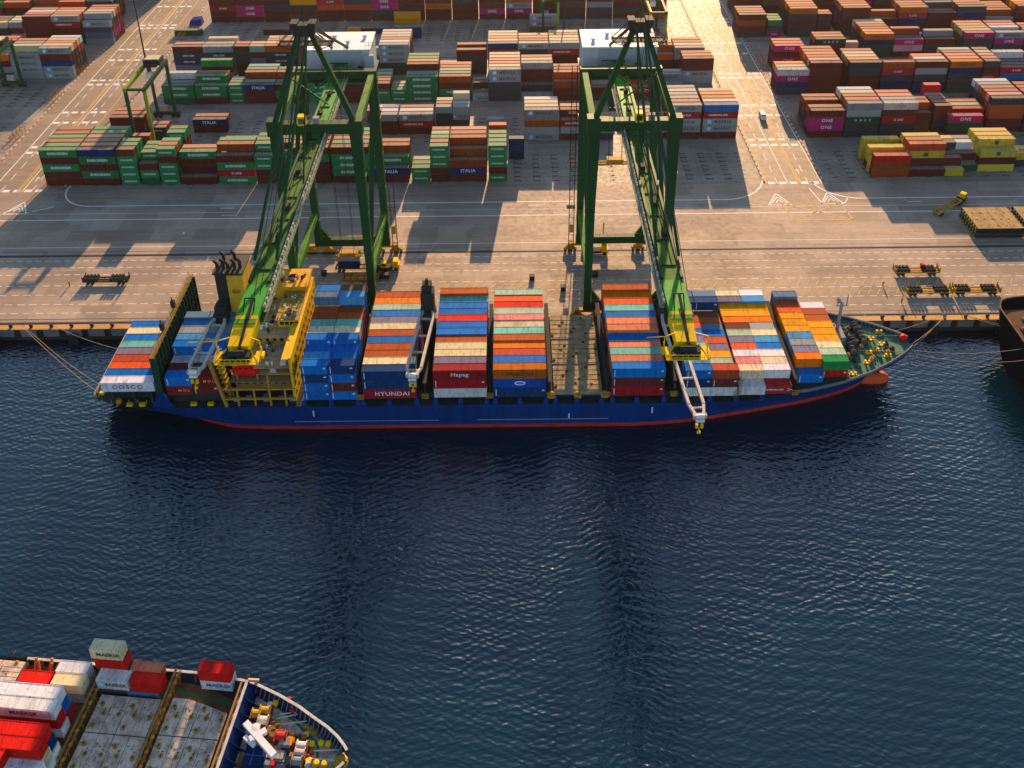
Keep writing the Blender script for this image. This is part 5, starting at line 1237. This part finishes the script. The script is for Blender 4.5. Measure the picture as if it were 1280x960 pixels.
# foredeck gear, each surveyed at its place on the deck
ZF = 7.42
def at(px, py, z=ZF): u, v = UV(px, py, z); return Vector((u, v, z))
BROWN = paint('winch_brown', (.22,.11,.035), .6, .5, .4); REDN = paint('fire_red', (.5,.03,.03)); PINK = paint('drum_pink', (.62,.42,.40))
DRUMW = paint('drum_white', (.62,.58,.52)); ORN = paint('buoy_orange', (.75,.28,.02))
for (px, py, m) in ((330,905,DRUMW),(322,897,YEL_D),(332,893,YEL_D),(378,937,DRUMW),(376,946,PINK),(352,925,REDN),(372,956,STEEL)):
    p = at(px, py)
    w_ = NP(MB().box(p.x-1.0,p.y-.9,ZF,p.x+1.0,p.y+.9,ZF+.25).box(p.x-1.0,p.y-.95,ZF,p.x-.8,p.y+.95,ZF+1.2).box(p.x+.8,p.y-.95,ZF,p.x+1.0,p.y+.95,ZF+1.2), 'winch', BROWN)
    NP(MB().tube((p.x-.8,p.y,ZF+1.0),(p.x+.8,p.y,ZF+1.0),.62,n=10).tube((p.x-.8,p.y,ZF+1.0),(p.x-.7,p.y,ZF+1.0),.85,n=10).tube((p.x+.7,p.y,ZF+1.0),(p.x+.8,p.y,ZF+1.0),.85,n=10), 'rope_drum', m, w_)
A_, B_ = at(307,904,ZF+2.2), at(343,945,ZF+2.2)
b = MB().beam(A_, B_, 1.0, .8).beam(at(312,925,ZF+2.2), at(333,913,ZF+2.2), .9, .7).beam(at(306,921,ZF+2.0), at(318,932,ZF+2.0), .7, .6).lathe(tuple(at(322,921,ZF)), [(.6,0),(.5,2.0),(.7,2.2),(.7,2.6)], 10).beam(at(315,908,ZF+1.8), at(326,930,ZF+1.8), .35, .35).beam(at(325,905,ZF+2.4), at(318,926,ZF+2.4), .25, .25)
NP(b, 'deck_crane', WHITEP)
b = MB(); p = at(320,950); b.box(p.x-1.7,p.y-1.6,ZF,p.x+1.7,p.y+1.4,ZF+1.3)
bh = NP(b, 'store_hatch', BLUEN); NP(MB().box(p.x-1.5,p.y-.1,ZF+1.31,p.x+1.5,p.y+.0,ZF+1.36).box(p.x-.4,p.y-1.5,ZF+1.31,p.x-.3,p.y+1.3,ZF+1.36), 'batten', flat('batten_blue', (.05,.12,.3)), bh)
for (px, py, m, sx, sy, h_) in ((357,932,STEEL,1.0,.8,1.2),(363,931,ORN,.6,.9,1.0),(350,947,paint('box_grey', (.35,.34,.28)),1.0,.9,.9),(341,925,REDN,.5,.5,1.0),(346,921,BROWN,1.4,.9,1.1),(338,917,BROWN,.8,.8,1.0),(366,928,BROWN,1.6,.5,.5),(340,956,REDN,.8,.7,.8),(335,957,STEEL,.6,.6,1.0),(304,953,BROWN,.8,.8,.9),(313,928,REDN,.5,.5,1.0),(381,926,DARK,.5,.5,1.2),(358,938,DARK,1.3,.7,.8)):
    p = at(px, py); b = MB().box(p.x-sx,p.y-sy,ZF,p.x+sx,p.y+sy,ZF+h_*.7).box(p.x-sx*.7,p.y-sy*.7,ZF+h_*.7,p.x+sx*.7,p.y+sy*.7,ZF+h_)
    NP(b, 'deck_box', m)
rn = random.Random(12)
for k in range(46):
    px, py = rn.uniform(312,392), rn.uniform(900,962)
    if px-312 > (py-878)*1.6 or px < 330-(py-900)*.45: continue
    p = at(px, py); h_ = rn.uniform(.25,1.2); m = [BROWN, RUSTD, DARK, DRUMW, REDN, LASH, STEEL][k % 7]
    NP(MB().box(p.x-rn.uniform(.2,.7),p.y-.3,ZF,p.x+.3,p.y+rn.uniform(.2,.6),ZF+h_).tube((p.x-.3,p.y,ZF+h_),(p.x+.4,p.y+.2,ZF+h_+.1),.16,n=6), 'deck_fitting', m)
NP(MB().lathe(tuple(at(314,939)), [(.5,0),(.5,.5),(.3,.8)], 10), 'mooring_buoy', ORN)
for (px, py) in ((345,882),(338,884),(390,933),(402,932),(411,933),(386,954),(396,957),(406,958),(383,922)):
    p = at(px, py); NP(MB().lathe(tuple(p), [(.36,0),(.36,.55),(.5,.6),(.5,.85),(.3,.92)], 10), 'mooring_bollard', YEL if py > 900 or px > 340 else DRUMW)
for (px, py) in ((366,886),(366,892),(375,889),(362,878)):
    p = at(px, py); NP(MB().lathe(tuple(p), [(.4,0),(.4,1.0),(.3,1.1)], 8), 'fire_drum', REDN)
b = MB()
for a, c in (((337,910),(384,904)), ((345,901),(384,893)), ((388,941),(425,940)), ((388,950),(424,954)), ((350,895),(372,893))):
    b.tube(at(*a)+Vector((0,0,.5)), at(*c)+Vector((0,0,.6)), .10, n=5)
NP(b, 'mooring_rope', paint('rope_white', (.62,.58,.52), .9))
b = MB()
for px, py in ((384,908),(390,910),(396,914),(400,911),(393,917)):
    p = at(px, py); b.lathe(tuple(p), [(.5,0),(.55,.2),(.3,.35)], 10)
NP(b, 'rope_coil', YEL_D)
NP(MB().lathe((-1.4,0,7.4), [(1.2,0),(1.2,.4),(.8,.8)], 10), 'bow_fairlead', YEL_D)

# boxes on the near ship
NG = 'containers on the near ship'
KS = dict(L2=5.4, L4=10.9, W=2.06, H=2.27)
def nbox(u, v, z, c, lab, long=False, text=None, dv=1, rust=None):
    """u = forward end, v = middle, z = bottom"""
    Lc = KS['L4'] if long else KS['L2']; p = NT + NAX*(u-Lc/2) + NLA*v; col = jitter(PAL[c][1], jr, .06)
    o = inst('shipping_container', cont_mesh(Lc, KS['W'], KS['H']), None, (p.x, p.y, z), NR, col)
    tag(o, lab, 'container', NG)
    inst('door', door_mesh(KS['W'], KS['H']), o, (Lc/2, 0, 0), 0, col)
    if text:
        s, m, size = text; q = inst('lettering', text_mesh(s, size, m, 1.0), o, (.4, -KS['W']/2-.02, KS['H']/2))
    return o
MK = ('MAERSK', BLK, 1.15)
zb = 8.0-2.3
nbox(-40.6, 11.1, 12.6, 'c', 'stained white container topmost and farthest out at the near ship rail', text=MK)
nbox(-40.3, 11.1, 10.3, 'r', 'dark red container under the stained white one at the near ship rail')
nbox(-40.3, 11.1, 8.0, 'k', 'lowest container under the stained white and dark red ones at the rail')
nbox(-34.7, 11.0, 7.6, 'f', 'salmon container low at the near ship rail, ahead of the tall stack')
nbox(-39.4, 9.0, 8.0, 'w', 'bluish white container with a light blue mark behind the first hatch', text=MK)
o = inst('emblem', emblem_mesh('star'), bpy.data.objects[[x.name for x in bpy.data.objects if x.get('label','').startswith('bluish white')][0]], (-2.0, -KS['W']/2-.02, KS['H']/2))
nbox(-33.6, 9.0, 8.0, 'r', 'clean bright red container beside the bluish white one on the near ship')
nbox(-34.4, 8.9, 5.7, 'q', 'dim slate container in the shade under the clean red one')
nbox(-39.9, 8.9, 5.7, 'k', 'dim charcoal container in the shade under the bluish white one')
nbox(-46.9, 9.85, 8.0, 'w', 'white container at the near ship rail, left of the tall stack')
nbox(-46.9, 9.85, 5.7, 'e', 'grey container under the white one at the rail')
nbox(-46.6, 7.7, 8.0, 'c', 'cream container in front of the white one left of the tall stack')
nbox(-46.6, 7.7, 5.7, 'e', 'grey container under the cream one')
nbox(-52.4, 7.7, 8.0, 'r', 'short bright red container between the tan hatch and the cream one')
nbox(-47.2, 2.8, 12.6, 'w', 'long white container with rust spots, rear of the pair', True)
nbox(-46.8, .7, 12.6, 'w', 'long white lettered container, front of the pair', True, ('MAERSK', BLK, 1.3))
nbox(-46.9, 2.8, 10.3, 'b', 'bright blue container end under the rear long white one', True)
nbox(-46.6, .7, 10.3, 'r', 'red container end under the front long white one', True)
nbox(-46.5, 2.8, 8.0, 'X', 'dark red container end low beside the lashing frame', True)
nbox(-46.4, .7, 8.0, 'w', 'grimy white container end low beside the lashing frame', True)
nbox(-46.3, -3.15, 12.6, 'r', 'long red container behind the scraped red one', True)
nbox(-45.9, -5.25, 12.6, 'r', 'long red container with a pale scrape on its roof', True)
nbox(-46.1, -3.15, 10.3, 'n', 'navy container end under the long red one', True)
nbox(-45.7, -5.25, 10.3, 'c', 'cream container end under the scraped red one', True)
nbox(-45.9, -3.15, 8.0, 'w', 'dirty white container end at the bottom under the navy one', True)
nbox(-45.5, -5.25, 8.0, 'w', 'pale container end at the bottom under the cream one', True)
nbox(-51.0, -7.4, 12.6, 'r', 'red container cut by the left edge of the photograph')
nbox(-45.5, -7.4, 10.3, 'w', 'white container at the bottom left, beside the cut red one')
nbox(-45.4, -9.6, 10.3, 'r', 'red container at the very bottom left corner')
nbox(-22.5, 11.0, 9.25, 'r', 'single bright red container on top by the breakwater of the near ship')
nbox(-22.4, 11.0, 6.95, 'w', 'white container with blue lettering under the single red one', text=('MAERSK', flat('letter_blue', (.03,.1,.4)), 1.2))
# ================================================================ QUAY EQUIPMENT AND SMALL THINGS
def trailer(x, y, lab, ym_=YEL_D, red=False, Lc=12.4):
    t = thing('cassette_trailer', lab, 'trailer', (x, y, 0), 0, 'low trailers parked on the quay')
    b = MB().box(-Lc/2, -1.2, .9, Lc/2, -.95, 1.25).box(-Lc/2, .95, .9, Lc/2, 1.2, 1.25).box(-Lc/2, -.3, .85, Lc/2, .3, 1.2)
    for k in range(8): b.box(-Lc/2+.3+k*1.68, -1.2, .9, -Lc/2+.5+k*1.68, 1.2, 1.15)
    b.build('frame', ym_, t)
    for s in (-1, 1):
        MB().box(s*Lc/2-.12, -1.3, .8, s*Lc/2+.12, 1.3, 2.1).box(s*Lc/2-.1, -1.3, 2.1, s*Lc/2+.1, -1.1, 2.7).box(s*Lc/2-.1, 1.1, 2.1, s*Lc/2+.1, 1.3, 2.7).build('end_frame', ym_, t)
    for x0, x1 in ((-Lc/2+.4, -1.6), (1.4, Lc/2-.4)):
        k = x0
        while k < x1-.6:
            bb = MB().box(k, -1.15, 1.26, k+.72, -.15, 2.0).box(k+.05, .1, 1.26, k+.68, 1.15, 2.15).box(k+.2, -.9, 2.0, k+.5, -.4, 2.2)
            bb.build('gear_box', DARK, t); k += .98
    for xx in (-Lc/2+1.2, -Lc/2+2.4, Lc/2-2.4, Lc/2-1.2):
        w_ = MB()
        for yy in (-1.0, .7): w_.tube((xx, yy, .45), (xx, yy+.3, .45), .45, n=10)
        w_.build('wheel', BLACK, t)
    if red: MB().box(1.2, .2, 2.16, 2.2, 1.0, 2.9).build('red_bin', RED, t)
    return t
trailer(-115.5, 224.0, 'dark low trailer parked alone on the left of the quay', DARK)
trailer(114.3, 224.3, 'yellow and black low trailer with a red bin on it', red=True)
trailer(114.2, 215.0, 'yellow low trailer nearer the water, left of its twin')
trailer(127.4, 215.2, 'yellow low trailer beside the dark bow at the right edge')
def yard_truck(x, y, rz, lab, load=None, Lc=12.0, artic=0.0):
    t = thing('yard_truck', lab, 'truck', (x, y, 0), rz)
    b = MB().box(-Lc, -1.15, 1.1, 0, -.85, 1.4).box(-Lc, .85, 1.1, 0, 1.15, 1.4)
    for k in range(int(Lc/1.3)): b.box(-Lc+k*1.3, -1.2, 1.12, -Lc+.3+k*1.3, 1.2, 1.38)
    b.box(-Lc-.15, -1.25, .9, -Lc+.1, 1.25, 1.6).box(-.3, -1.25, 1.1, 0, 1.25, 1.8)
    b.build('trailer_frame', YEL_D, t)
    for xx in (-Lc+1, -Lc+2.2):
        w_ = MB()
        for yy in (-1.15, .75): w_.tube((xx, yy, .5), (xx, yy+.4, .5), .5, n=10)
        w_.build('wheel', BLACK, t)
    tr = MB().box(-2.2, -.7, .7, 3.8, .7, 1.2).box(1.6, -1.2, .8, 3.9, 1.2, 1.6).build('tractor', paint('chassis_dark', (.05,.05,.045)), t)
    tr.location = (0, 0, 0); tr.rotation_euler = (0, 0, artic)
    MB().box(1.5, -1.2, 1.6, 3.2, .5, 3.1).build('cab', YEL, tr); MB().box(3.2, -1.05, 2.1, 3.23, .35, 2.9).box(1.7, -1.23, 2.1, 2.9, -1.2, 2.9).build('windscreen', GLASS, tr)
    w_ = MB()
    for xx in (-.6, .6, 2.8):
        for yy in (-1.2, .8): w_.tube((xx, yy, .5), (xx, yy+.4, .5), .5, n=10)
    w_.build('wheel', BLACK, tr)
    return t
yard_truck(141.3, 260.8, R(36), 'yellow yard truck turning on the quay with an empty skeletal trailer', artic=R(8))
yard_truck(-39.5, 228.6, 0, 'yard truck under the left green crane carrying a short navy box', Lc=11.5)
o = inst('shipping_container', cont_mesh(L2, 2.42, 2.6), None, (-47.2, 228.6, 1.42), 0, PAL['n'][1]); tag(o, 'short navy container on the truck under the left green crane', 'container')
inst('door', door_mesh(2.42, 2.6), o, (L2/2, 0, 0), 0, PAL['n'][1])
def van(x, y, rz, lab):
    t = thing('van', lab, 'van', (x, y, 0), rz)
    MB().add([(-.95,-2.6,.4),(.95,-2.6,.4),(.95,2.4,.4),(-.95,2.4,.4),(-.95,-2.6,1.1),(.95,-2.6,1.1),(.9,-1.7,2.1),(-.9,-1.7,2.1),(.92,2.4,2.2),(-.92,2.4,2.2)], [(0,3,2,1),(0,1,5,4),(4,5,6,7),(7,6,8,9),(1,2,8,6,5),(0,4,7,9,3),(2,3,9,8)]).build('body', WHITEP, t)
    MB().add([(-.8,-2.42,1.26),(.8,-2.42,1.26),(.76,-1.80,2.02),(-.76,-1.80,2.02)], [(0,1,2,3)]).box(-.97,-1.4,1.3,-.93,1.8,1.8).box(.93,-1.4,1.3,.97,1.8,1.8).build('windscreen', GLASS, t)
    for yy in (-1.7, 1.5):
        for s in (-1, 1): MB().tube((s*.75,yy,.38),(s*.98,yy,.38),.38,n=10).build('wheel', BLACK, t)
    for s in (-.6, .6): MB().box(s-.18,-2.64,.75,s+.18,-2.6,.95).build('headlight', flat('lamp_glass', (.6,.6,.55), .2), t)
van(93.4, 321.6, 0, 'white van driving towards the quay on the bright right road')
# stacks of hatch covers landed on the quay
def hatch_stack(x0, y0, x1, y1, lab, n=3):
    t = thing('hatch_cover_stack', lab, 'hatch covers', ((x0+x1)/2, (y0+y1)/2, 0), 0)
    T_ = paint('hatch_tan', (.40,.27,.11), .7, .6, .45, scale=.5)
    for k in range(n):
        z = .25+k*1.15; o_ = .18*(k % 2); q = Matrix.Translation((-(x0+x1)/2, -(y0+y1)/2, 0))
        b = MB().box(x0+o_, y0+o_, z, x1-o_, y1-o_, z+.9).mat(1).box(x0+o_+.25, y0+o_+.2, z+.9, x1-o_-.25, y1-o_-.2, z+.93)
        o = b.build('hatch_cover', [DARK, T_], t); o.matrix_parent_inverse = q
        if k == n-1:
            b = MB(); rr_ = random.Random(int(x0))
            for i in range(5):
                for j in range(3): xx, yy = x0+1.5+i*(x1-x0-3)/4.5, y0+1.5+j*(y1-y0-3)/2.6; b.box(xx, yy, z+.93, xx+rr_.uniform(.2,.9), yy+rr_.uniform(.15,.7), z+1.0)
            for i in range(1, 4): xx = x0+i*(x1-x0)/4; b.box(xx-.05, y0+.6, z+.93, xx+.05, y1-.6, z+.97)
            o = b.build('cover_fitting', paint('fitting_brown', (.17,.10,.04)), t); o.matrix_parent_inverse = q
        b = MB()
        for i in range(7): yy = y0+.8+i*(y1-y0-1.4)/7; b.box(x0+o_-.28, yy, z+.1, x0+o_, yy+.5, z+.8); b.box(x1-o_, yy, z+.1, x1-o_+.28, yy+.5, z+.8)
        o = b.build('cover_lug', paint('lug_yellow', (.35,.27,.06))); o.parent = t; o.matrix_parent_inverse = q
hatch_stack(138.6, 241.2, 152.7, 253.2, 'stack of three tan hatch covers landed on the right of the quay')
hatch_stack(154.4, 241.6, 168.4, 253.4, 'second stack of tan hatch covers, cut by the right edge')
# rust coloured twistlock platforms and yellow boxes below the left crane
def lock_platform(x, y, lab):
    t = thing('lashing_platform', lab, 'platform', (x, y, 0), 0)
    MB().box(-5, -1.6, .25, 5, 1.6, .55).build('base', paint('platform_rust', (.42,.18,.05), .7, .5, .4), t)
    for i in range(5):
        for j in range(2): MB().box(-4.5+i*1.9, -1.3+j*1.5, .56, -3.1+i*1.9, -.2+j*1.5, .95).build('lock_bin', YEL_D if (i+j) % 2 else paint('bin_orange', (.6,.24,.04)), t)
    MB().box(-5, -1.6, .55, -4.9, 1.6, 1.5).box(4.9, -1.6, .55, 5, 1.6, 1.5).build('end_rail', YEL_D, t)
lock_platform(-43.3, 224.6, 'rusty lashing platform with yellow lock bins beside the truck under the left crane')
def small_tractor(x, y, lab, m=YEL):
    t = thing('forklift', lab, 'forklift', (x, y, 0), 0)
    MB().box(-2.6, -1.1, .5, 1.2, 1.1, 1.3).build('chassis', DARK, t)
    MB().box(1.2, -1.3, .6, 3.2, 1.3, 2.0).box(1.4, -1.1, 2.0, 2.8, 1.1, 3.1).build('cab', m, t)
    w_ = MB()
    for xx in (-1.8, 2.2):
        for yy in (-1.3, .9): w_.tube((xx, yy, .55), (xx, yy+.4, .55), .55, n=10)
    w_.build('wheel', BLACK, t)
small_tractor(-36.0, 229.4, 'small yellow terminal tractor at the foot of the left crane')
small_tractor(24.6, 236.0, 'small yellow machine between the landside legs of the right crane')
def bin_(x, y, lab):
    o = MB().box(-.7,-.6,.1,.7,.6,1.3).box(-.8,-.7,1.3,.8,.7,1.45).box(-.55,-.75,.4,.55,-.6,.9).tube((-.4,-.5,.12),(.4,-.5,.12),.14,n=8).build('equipment_bin', BLACK)
    o.location = (x, y, 0); tag(o, lab, 'bin', 'black equipment bins on the quay')
bin_(5.2, 223.4, 'black bin standing alone between the two quay cranes'); bin_(21.3, 224.4, 'black bin beside the right crane leg, left of a pair'); bin_(23.2, 224.4, 'black bin beside the right crane leg, right of a pair')
bin_(13.8, 218.3, 'black bin nearest the bare hatch'); bin_(-54.2, 226.3, 'black bin left of the truck under the left crane'); bin_(-37.9, 224.8, 'black bin left of a pair right of the left crane leg'); bin_(-36.1, 224.8, 'black bin right of a pair right of the left crane leg')
# bollards on the quay edge
bm0 = MB().lathe((0,0,0), [(.42,0),(.36,.45),(.55,.6),(.55,.75),(.3,.85)], 10).mesh('mooring_bollard', DARK)
for side, xs_ in (('left of the moored ship', [-139,-134,-128.6,-123.2,-117.8,-112.4,-107]), ('right of the moored ship', [98,103.4,109,114.6,120.2,126])):
    for i, x in enumerate(xs_): tag(inst('mooring_bollard', bm0, None, (x, 204.6, .012)), 'dark bollard on the quay edge %s, %s from the left' % (side, ['first','second','third','fourth','fifth','sixth','seventh'][i]), 'bollard', 'bollards on the quay edge')
# people in work clothes, a few pixels tall
def person(x, y, col, lab, rz=0.0):
    b = MB()
    for s in (-1, 1): b.tube((s*.10,0,.05),(s*.09,0,.86),.065,.09,8); b.box(s*.10-.05,-.16,0,s*.10+.05,.1,.09)
    b.mat(1).lathe((0,0,.84), [(.15,0),(.19,.25),(.22,.5),(.12,.62)], 10)
    for s in (-1, 1): b.tube((s*.23,0,1.40),(s*.27,-.05,1.08),.055,.045,7); b.tube((s*.27,-.05,1.08),(s*.24,-.17,.84),.045,.035,7)
    b.mat(2).lathe((0,0,1.46), [(.05,0),(.06,.06),(.10,.12),(.105,.2),(.07,.27)], 9)
    b.mat(3).lathe((0,.01,1.66), [(.125,0),(.115,.06),(.05,.12)], 9)
    o = b.build('person', [flat('work_trousers', (.03,.035,.06)), flat('vest'+lab[:6], col), flat('skin', (.35,.2,.13)), flat('helmet', (.6,.5,.1))])
    o.location = (x, y, 0); o.rotation_euler = (0, 0, rz); tag(o, lab, 'person', 'workers on the quay')
person(103.0, 218.6, (.5,.12,.02), 'person in an orange vest on the quay beside the trailers'); person(105.6, 211.2, (.45,.3,.02), 'person in a yellow vest near the quay edge by the bow')
person(-125.6, 222.6, (.4,.1,.02), 'person in a dark orange vest left of the dark trailer'); person(27.8, 249.5, (.5,.2,.02), 'person in a vest inside the legs of the right crane', .6)
# road lamps: tall dark masts
def lamp(x, y, h, lab):
    t = thing('road_lamp', lab, 'lamp post', (x, y, 0), 0, 'tall lamp masts')
    MB().tube((0,0,0),(0,0,h),.38,.2,10).box(-.8,-.8,0,.8,.8,.5).build('mast', DARK, t)
    MB().lathe((0,0,h-1), [(.3,0),(1.5,.2),(1.5,.5),(.3,.7)], 12).build('ring', DARK, t)
    for k in range(8):
        a = k*math.pi/4; MB().cbox((1.7*math.cos(a),1.7*math.sin(a),h-.75),(.7,.7,.35)).build('floodlight', STEEL, t)
lamp(-147.6, 359.5, 36.5, 'tall dark lamp mast beside the left road'); lamp(22.5, 384, 30, 'tall lamp mast behind the right machinery house')
# reefer racks at the ends of the yard blocks
def rack(x, y, lab, n=5):
    t = thing('reefer_rack', lab, 'rack', (x, y, 0), 0, 'low steel racks beside the roads')
    b = MB()
    for k in range(n): b.box(0, k*2.6, 0, .15, k*2.6+.15, 2.4); b.box(2.0, k*2.6, 0, 2.15, k*2.6+.15, 2.4); b.box(0, k*2.6, 2.3, 2.15, k*2.6+.1, 2.4)
    b.build('post', LASH, t)
    for z in (.9, 1.6, 2.3): MB().box(-.05, 0, z, .0, (n-1)*2.6, z+.1).box(2.15, 0, z, 2.2, (n-1)*2.6, z+.1).build('rail', LASH, t)
rack(-181, 340, 'low rusty rack beside the left road, nearest the lamp mast'); rack(-181, 366, 'low rusty rack beside the left road, middle one'); rack(-181, 401, 'low rusty rack beside the left road, farthest')
rack(-181.6, 309, 'low rusty rack beside the left road, nearest the quay', 4); rack(-149, 403, 'low rack at the corner of the empty block far left')
rack(103.6, 342, 'low rack beside the right road by the white and magenta boxes'); rack(103.6, 366, 'low rack beside the right road, behind the white boxes'); rack(103.6, 312, 'low rack beside the right road by the magenta boxes', 4)
# kerb blocks striped red and white along the roads
for x, nm in ((-178.4, 'outer kerb of the left road'), (-148.8, 'inner kerb of the left road'), (83.2, 'inner kerb of the right road'), (102.8, 'outer kerb of the right road')):
    b = MB(); y = 275
    while y < 470:
        b.mat(int(y/1.6) % 2).box(x-.2, y, 0, x+.2, y+1.5, .28); y += 1.6
    o = b.build('road_kerb', [paint('kerb_white', (.6,.58,.54)), paint('kerb_brown', (.35,.13,.06))]); tag(o, 'striped ' + nm, None, None, 'structure')
# pale blue tarpaulin covered machine at the far left of the third block
o = MB().add([(-3,-2,0),(3,-2,0),(3,2,0),(-3,2,0),(-2.2,-1.6,2.2),(2.8,-1.7,2.8),(2.6,1.6,3.2),(-1.6,1.5,2.8)], [(0,3,2,1),(4,5,6,7),(0,1,5,4),(1,2,6,5),(2,3,7,6),(3,0,4,7)]).build('covered_machine', paint('blue_tarpaulin', (.02,.035,.20), .6, .3, .0))
o.location = (-146.5, 423, 0); tag(o, 'machine under a blue tarpaulin at the head of the left road', 'machine')

# mooring lines
ROPE = paint('mooring_rope_tan', (.30,.235,.15), .9)
def rope(name, a, b_, sag, lab, r_=.065):
    a, b_ = Vector(a), Vector(b_); n = 12
    pts = [a+(b_-a)*i/n - Vector((0,0,4*sag*(i/n)*(1-i/n))) for i in range(n+1)]
    o = MB().path(pts, r_, 5).build(name, ROPE); tag(o, lab, 'rope', 'mooring ropes')
rope('mooring_rope', (97.4,184.6,7.2), (114.6,204.6,.7), .6, 'bow rope of the blue ship, left of the close pair'); rope('mooring_rope', (97.7,185.8,7.2), (115.2,204.6,.7), .5, 'bow rope of the blue ship, right of the close pair')
rope('mooring_rope', (95.5,191,7.0), (114.0,204.7,.7), .4, 'short bow rope of the blue ship, highest of the three'); rope('mooring_rope', (97.6,184.2,6.6), (127.5,184.0,7.6), 1.6, 'slack rope running right from the blue bow, upper')
rope('mooring_rope', (97.4,183.6,6.2), (127.6,180.0,7.6), 2.2, 'slack rope running right from the blue bow, lower'); rope('mooring_rope', (120.4,204.6,.7), (127.0,190.5,7.8), .4, 'rope from the quay to the dark ship, left one'); rope('mooring_rope', (119.6,204.6,.7), (127.2,189.0,7.8), .3, 'rope from the quay to the dark ship, right one')
rope('mooring_rope', (-131.2,204.6,.7), (-98.6,174.6,4.6), 1.2, 'stern rope of the blue ship, longest'); rope('mooring_rope', (-130.6,204.6,.7), (-98.2,176.6,4.6), 1.5, 'stern rope of the blue ship, slack one'); rope('mooring_rope', (-123,204.6,.7), (-99.2,190,4.6), .8, 'stern rope of the blue ship, highest')

# ================================================================ THE DARK SHIP AT THE RIGHT EDGE (its stern only)
rs = thing('cargo_ship', 'dark hulled ship with a rusty deck cut by the right edge of the photograph', 'ship', (150, 187, WZ))
def RP(mb, nm, m): o = mb.build(nm, m); o.parent = rs; o.matrix_parent_inverse = Matrix.Translation((-150, -187, -WZ)); return o
R_BD = [(124.2,10.0),(125.5,13.4),(128,14.8),(134,15.6),(240,15.6)]; R_BW = [(124,.1),(130,3),(138,11),(150,15.2),(240,15.6)]; R_ZD = [(120,8.6),(240,8.0)]
RP(hull_mesh([124.2,124.8,125.5,126.6,128,131,134,140,150,170,240], R_BD, R_BW, R_ZD, [5,2,.5,-1,-2.3,-3.8,-8], 187.0, -3.0, 140, 'hull'), 'hull', [paint('hull_charcoal', (.004,.008,.011), .6, .2, .0, spec=.03), HULL_R])
b = MB().rect([(125,176,7.6),(239,172,7.6),(239,202,7.6),(125,198,7.6)]); RP(b, 'deck', paint('rust_deck', (.12,.065,.04), .7, .6, .5))
b = MB()
for s in (-1, 1):
    pts = [Vector((x, 187+s*(interp(x,R_BD)-.1), 8.7)) for x in (124.3,125,126,127.5,130,134,150,170)]
    for a, c in zip(pts[:-1], pts[1:]): b.beam(a, c, .35, .25)
b.beam((124.3,177,8.7),(124.3,197,8.7),.35,.25); RP(b, 'rim', paint('rim_rust', (.20,.11,.035), .6, .5, .5))
rr = random.Random(4)
for k in range(26):
    x, y = 126.5+rr.random()*8, 176+rr.random()*22; h_ = .6+rr.random()*1.5
    bb = MB().box(x-.6,y-.5,7.6,x+.6,y+.5,7.6+h_*.6).lathe((x,y,7.6+h_*.6),[(.45,0),(.5,h_*.3),(.3,h_*.4)],8)
    RP(bb, 'deck_gear', [DECK_G, RUSTD, DARK, DECK_G, YEL_D][k % 5])
# ================================================================ AIR
hz = MB().box(-1600, -600, WZ-14, 1600, 2700, 176).mesh('haze', [])
hm = bpy.data.materials.new('haze'); hm.use_nodes = True; N, L = hm.node_tree.nodes, hm.node_tree.links
N.remove(N['Principled BSDF']); pv = N.new('ShaderNodeVolumePrincipled')
pv.inputs['Color'].default_value = (1.0, .93, .84, 1); pv.inputs['Density'].default_value = 0.00005; pv.inputs['Anisotropy'].default_value = .88
L.new(pv.outputs[0], N['Material Output'].inputs['Volume'])
hz.materials.append(hm); ho = bpy.data.objects.new('haze', hz); COL.objects.link(ho)
tag(ho, 'thin warm haze over the harbour and the yard', 'haze', None, 'stuff')
SC.cycles.volume_bounces = 0; SC.cycles.volume_step_rate = 4.0
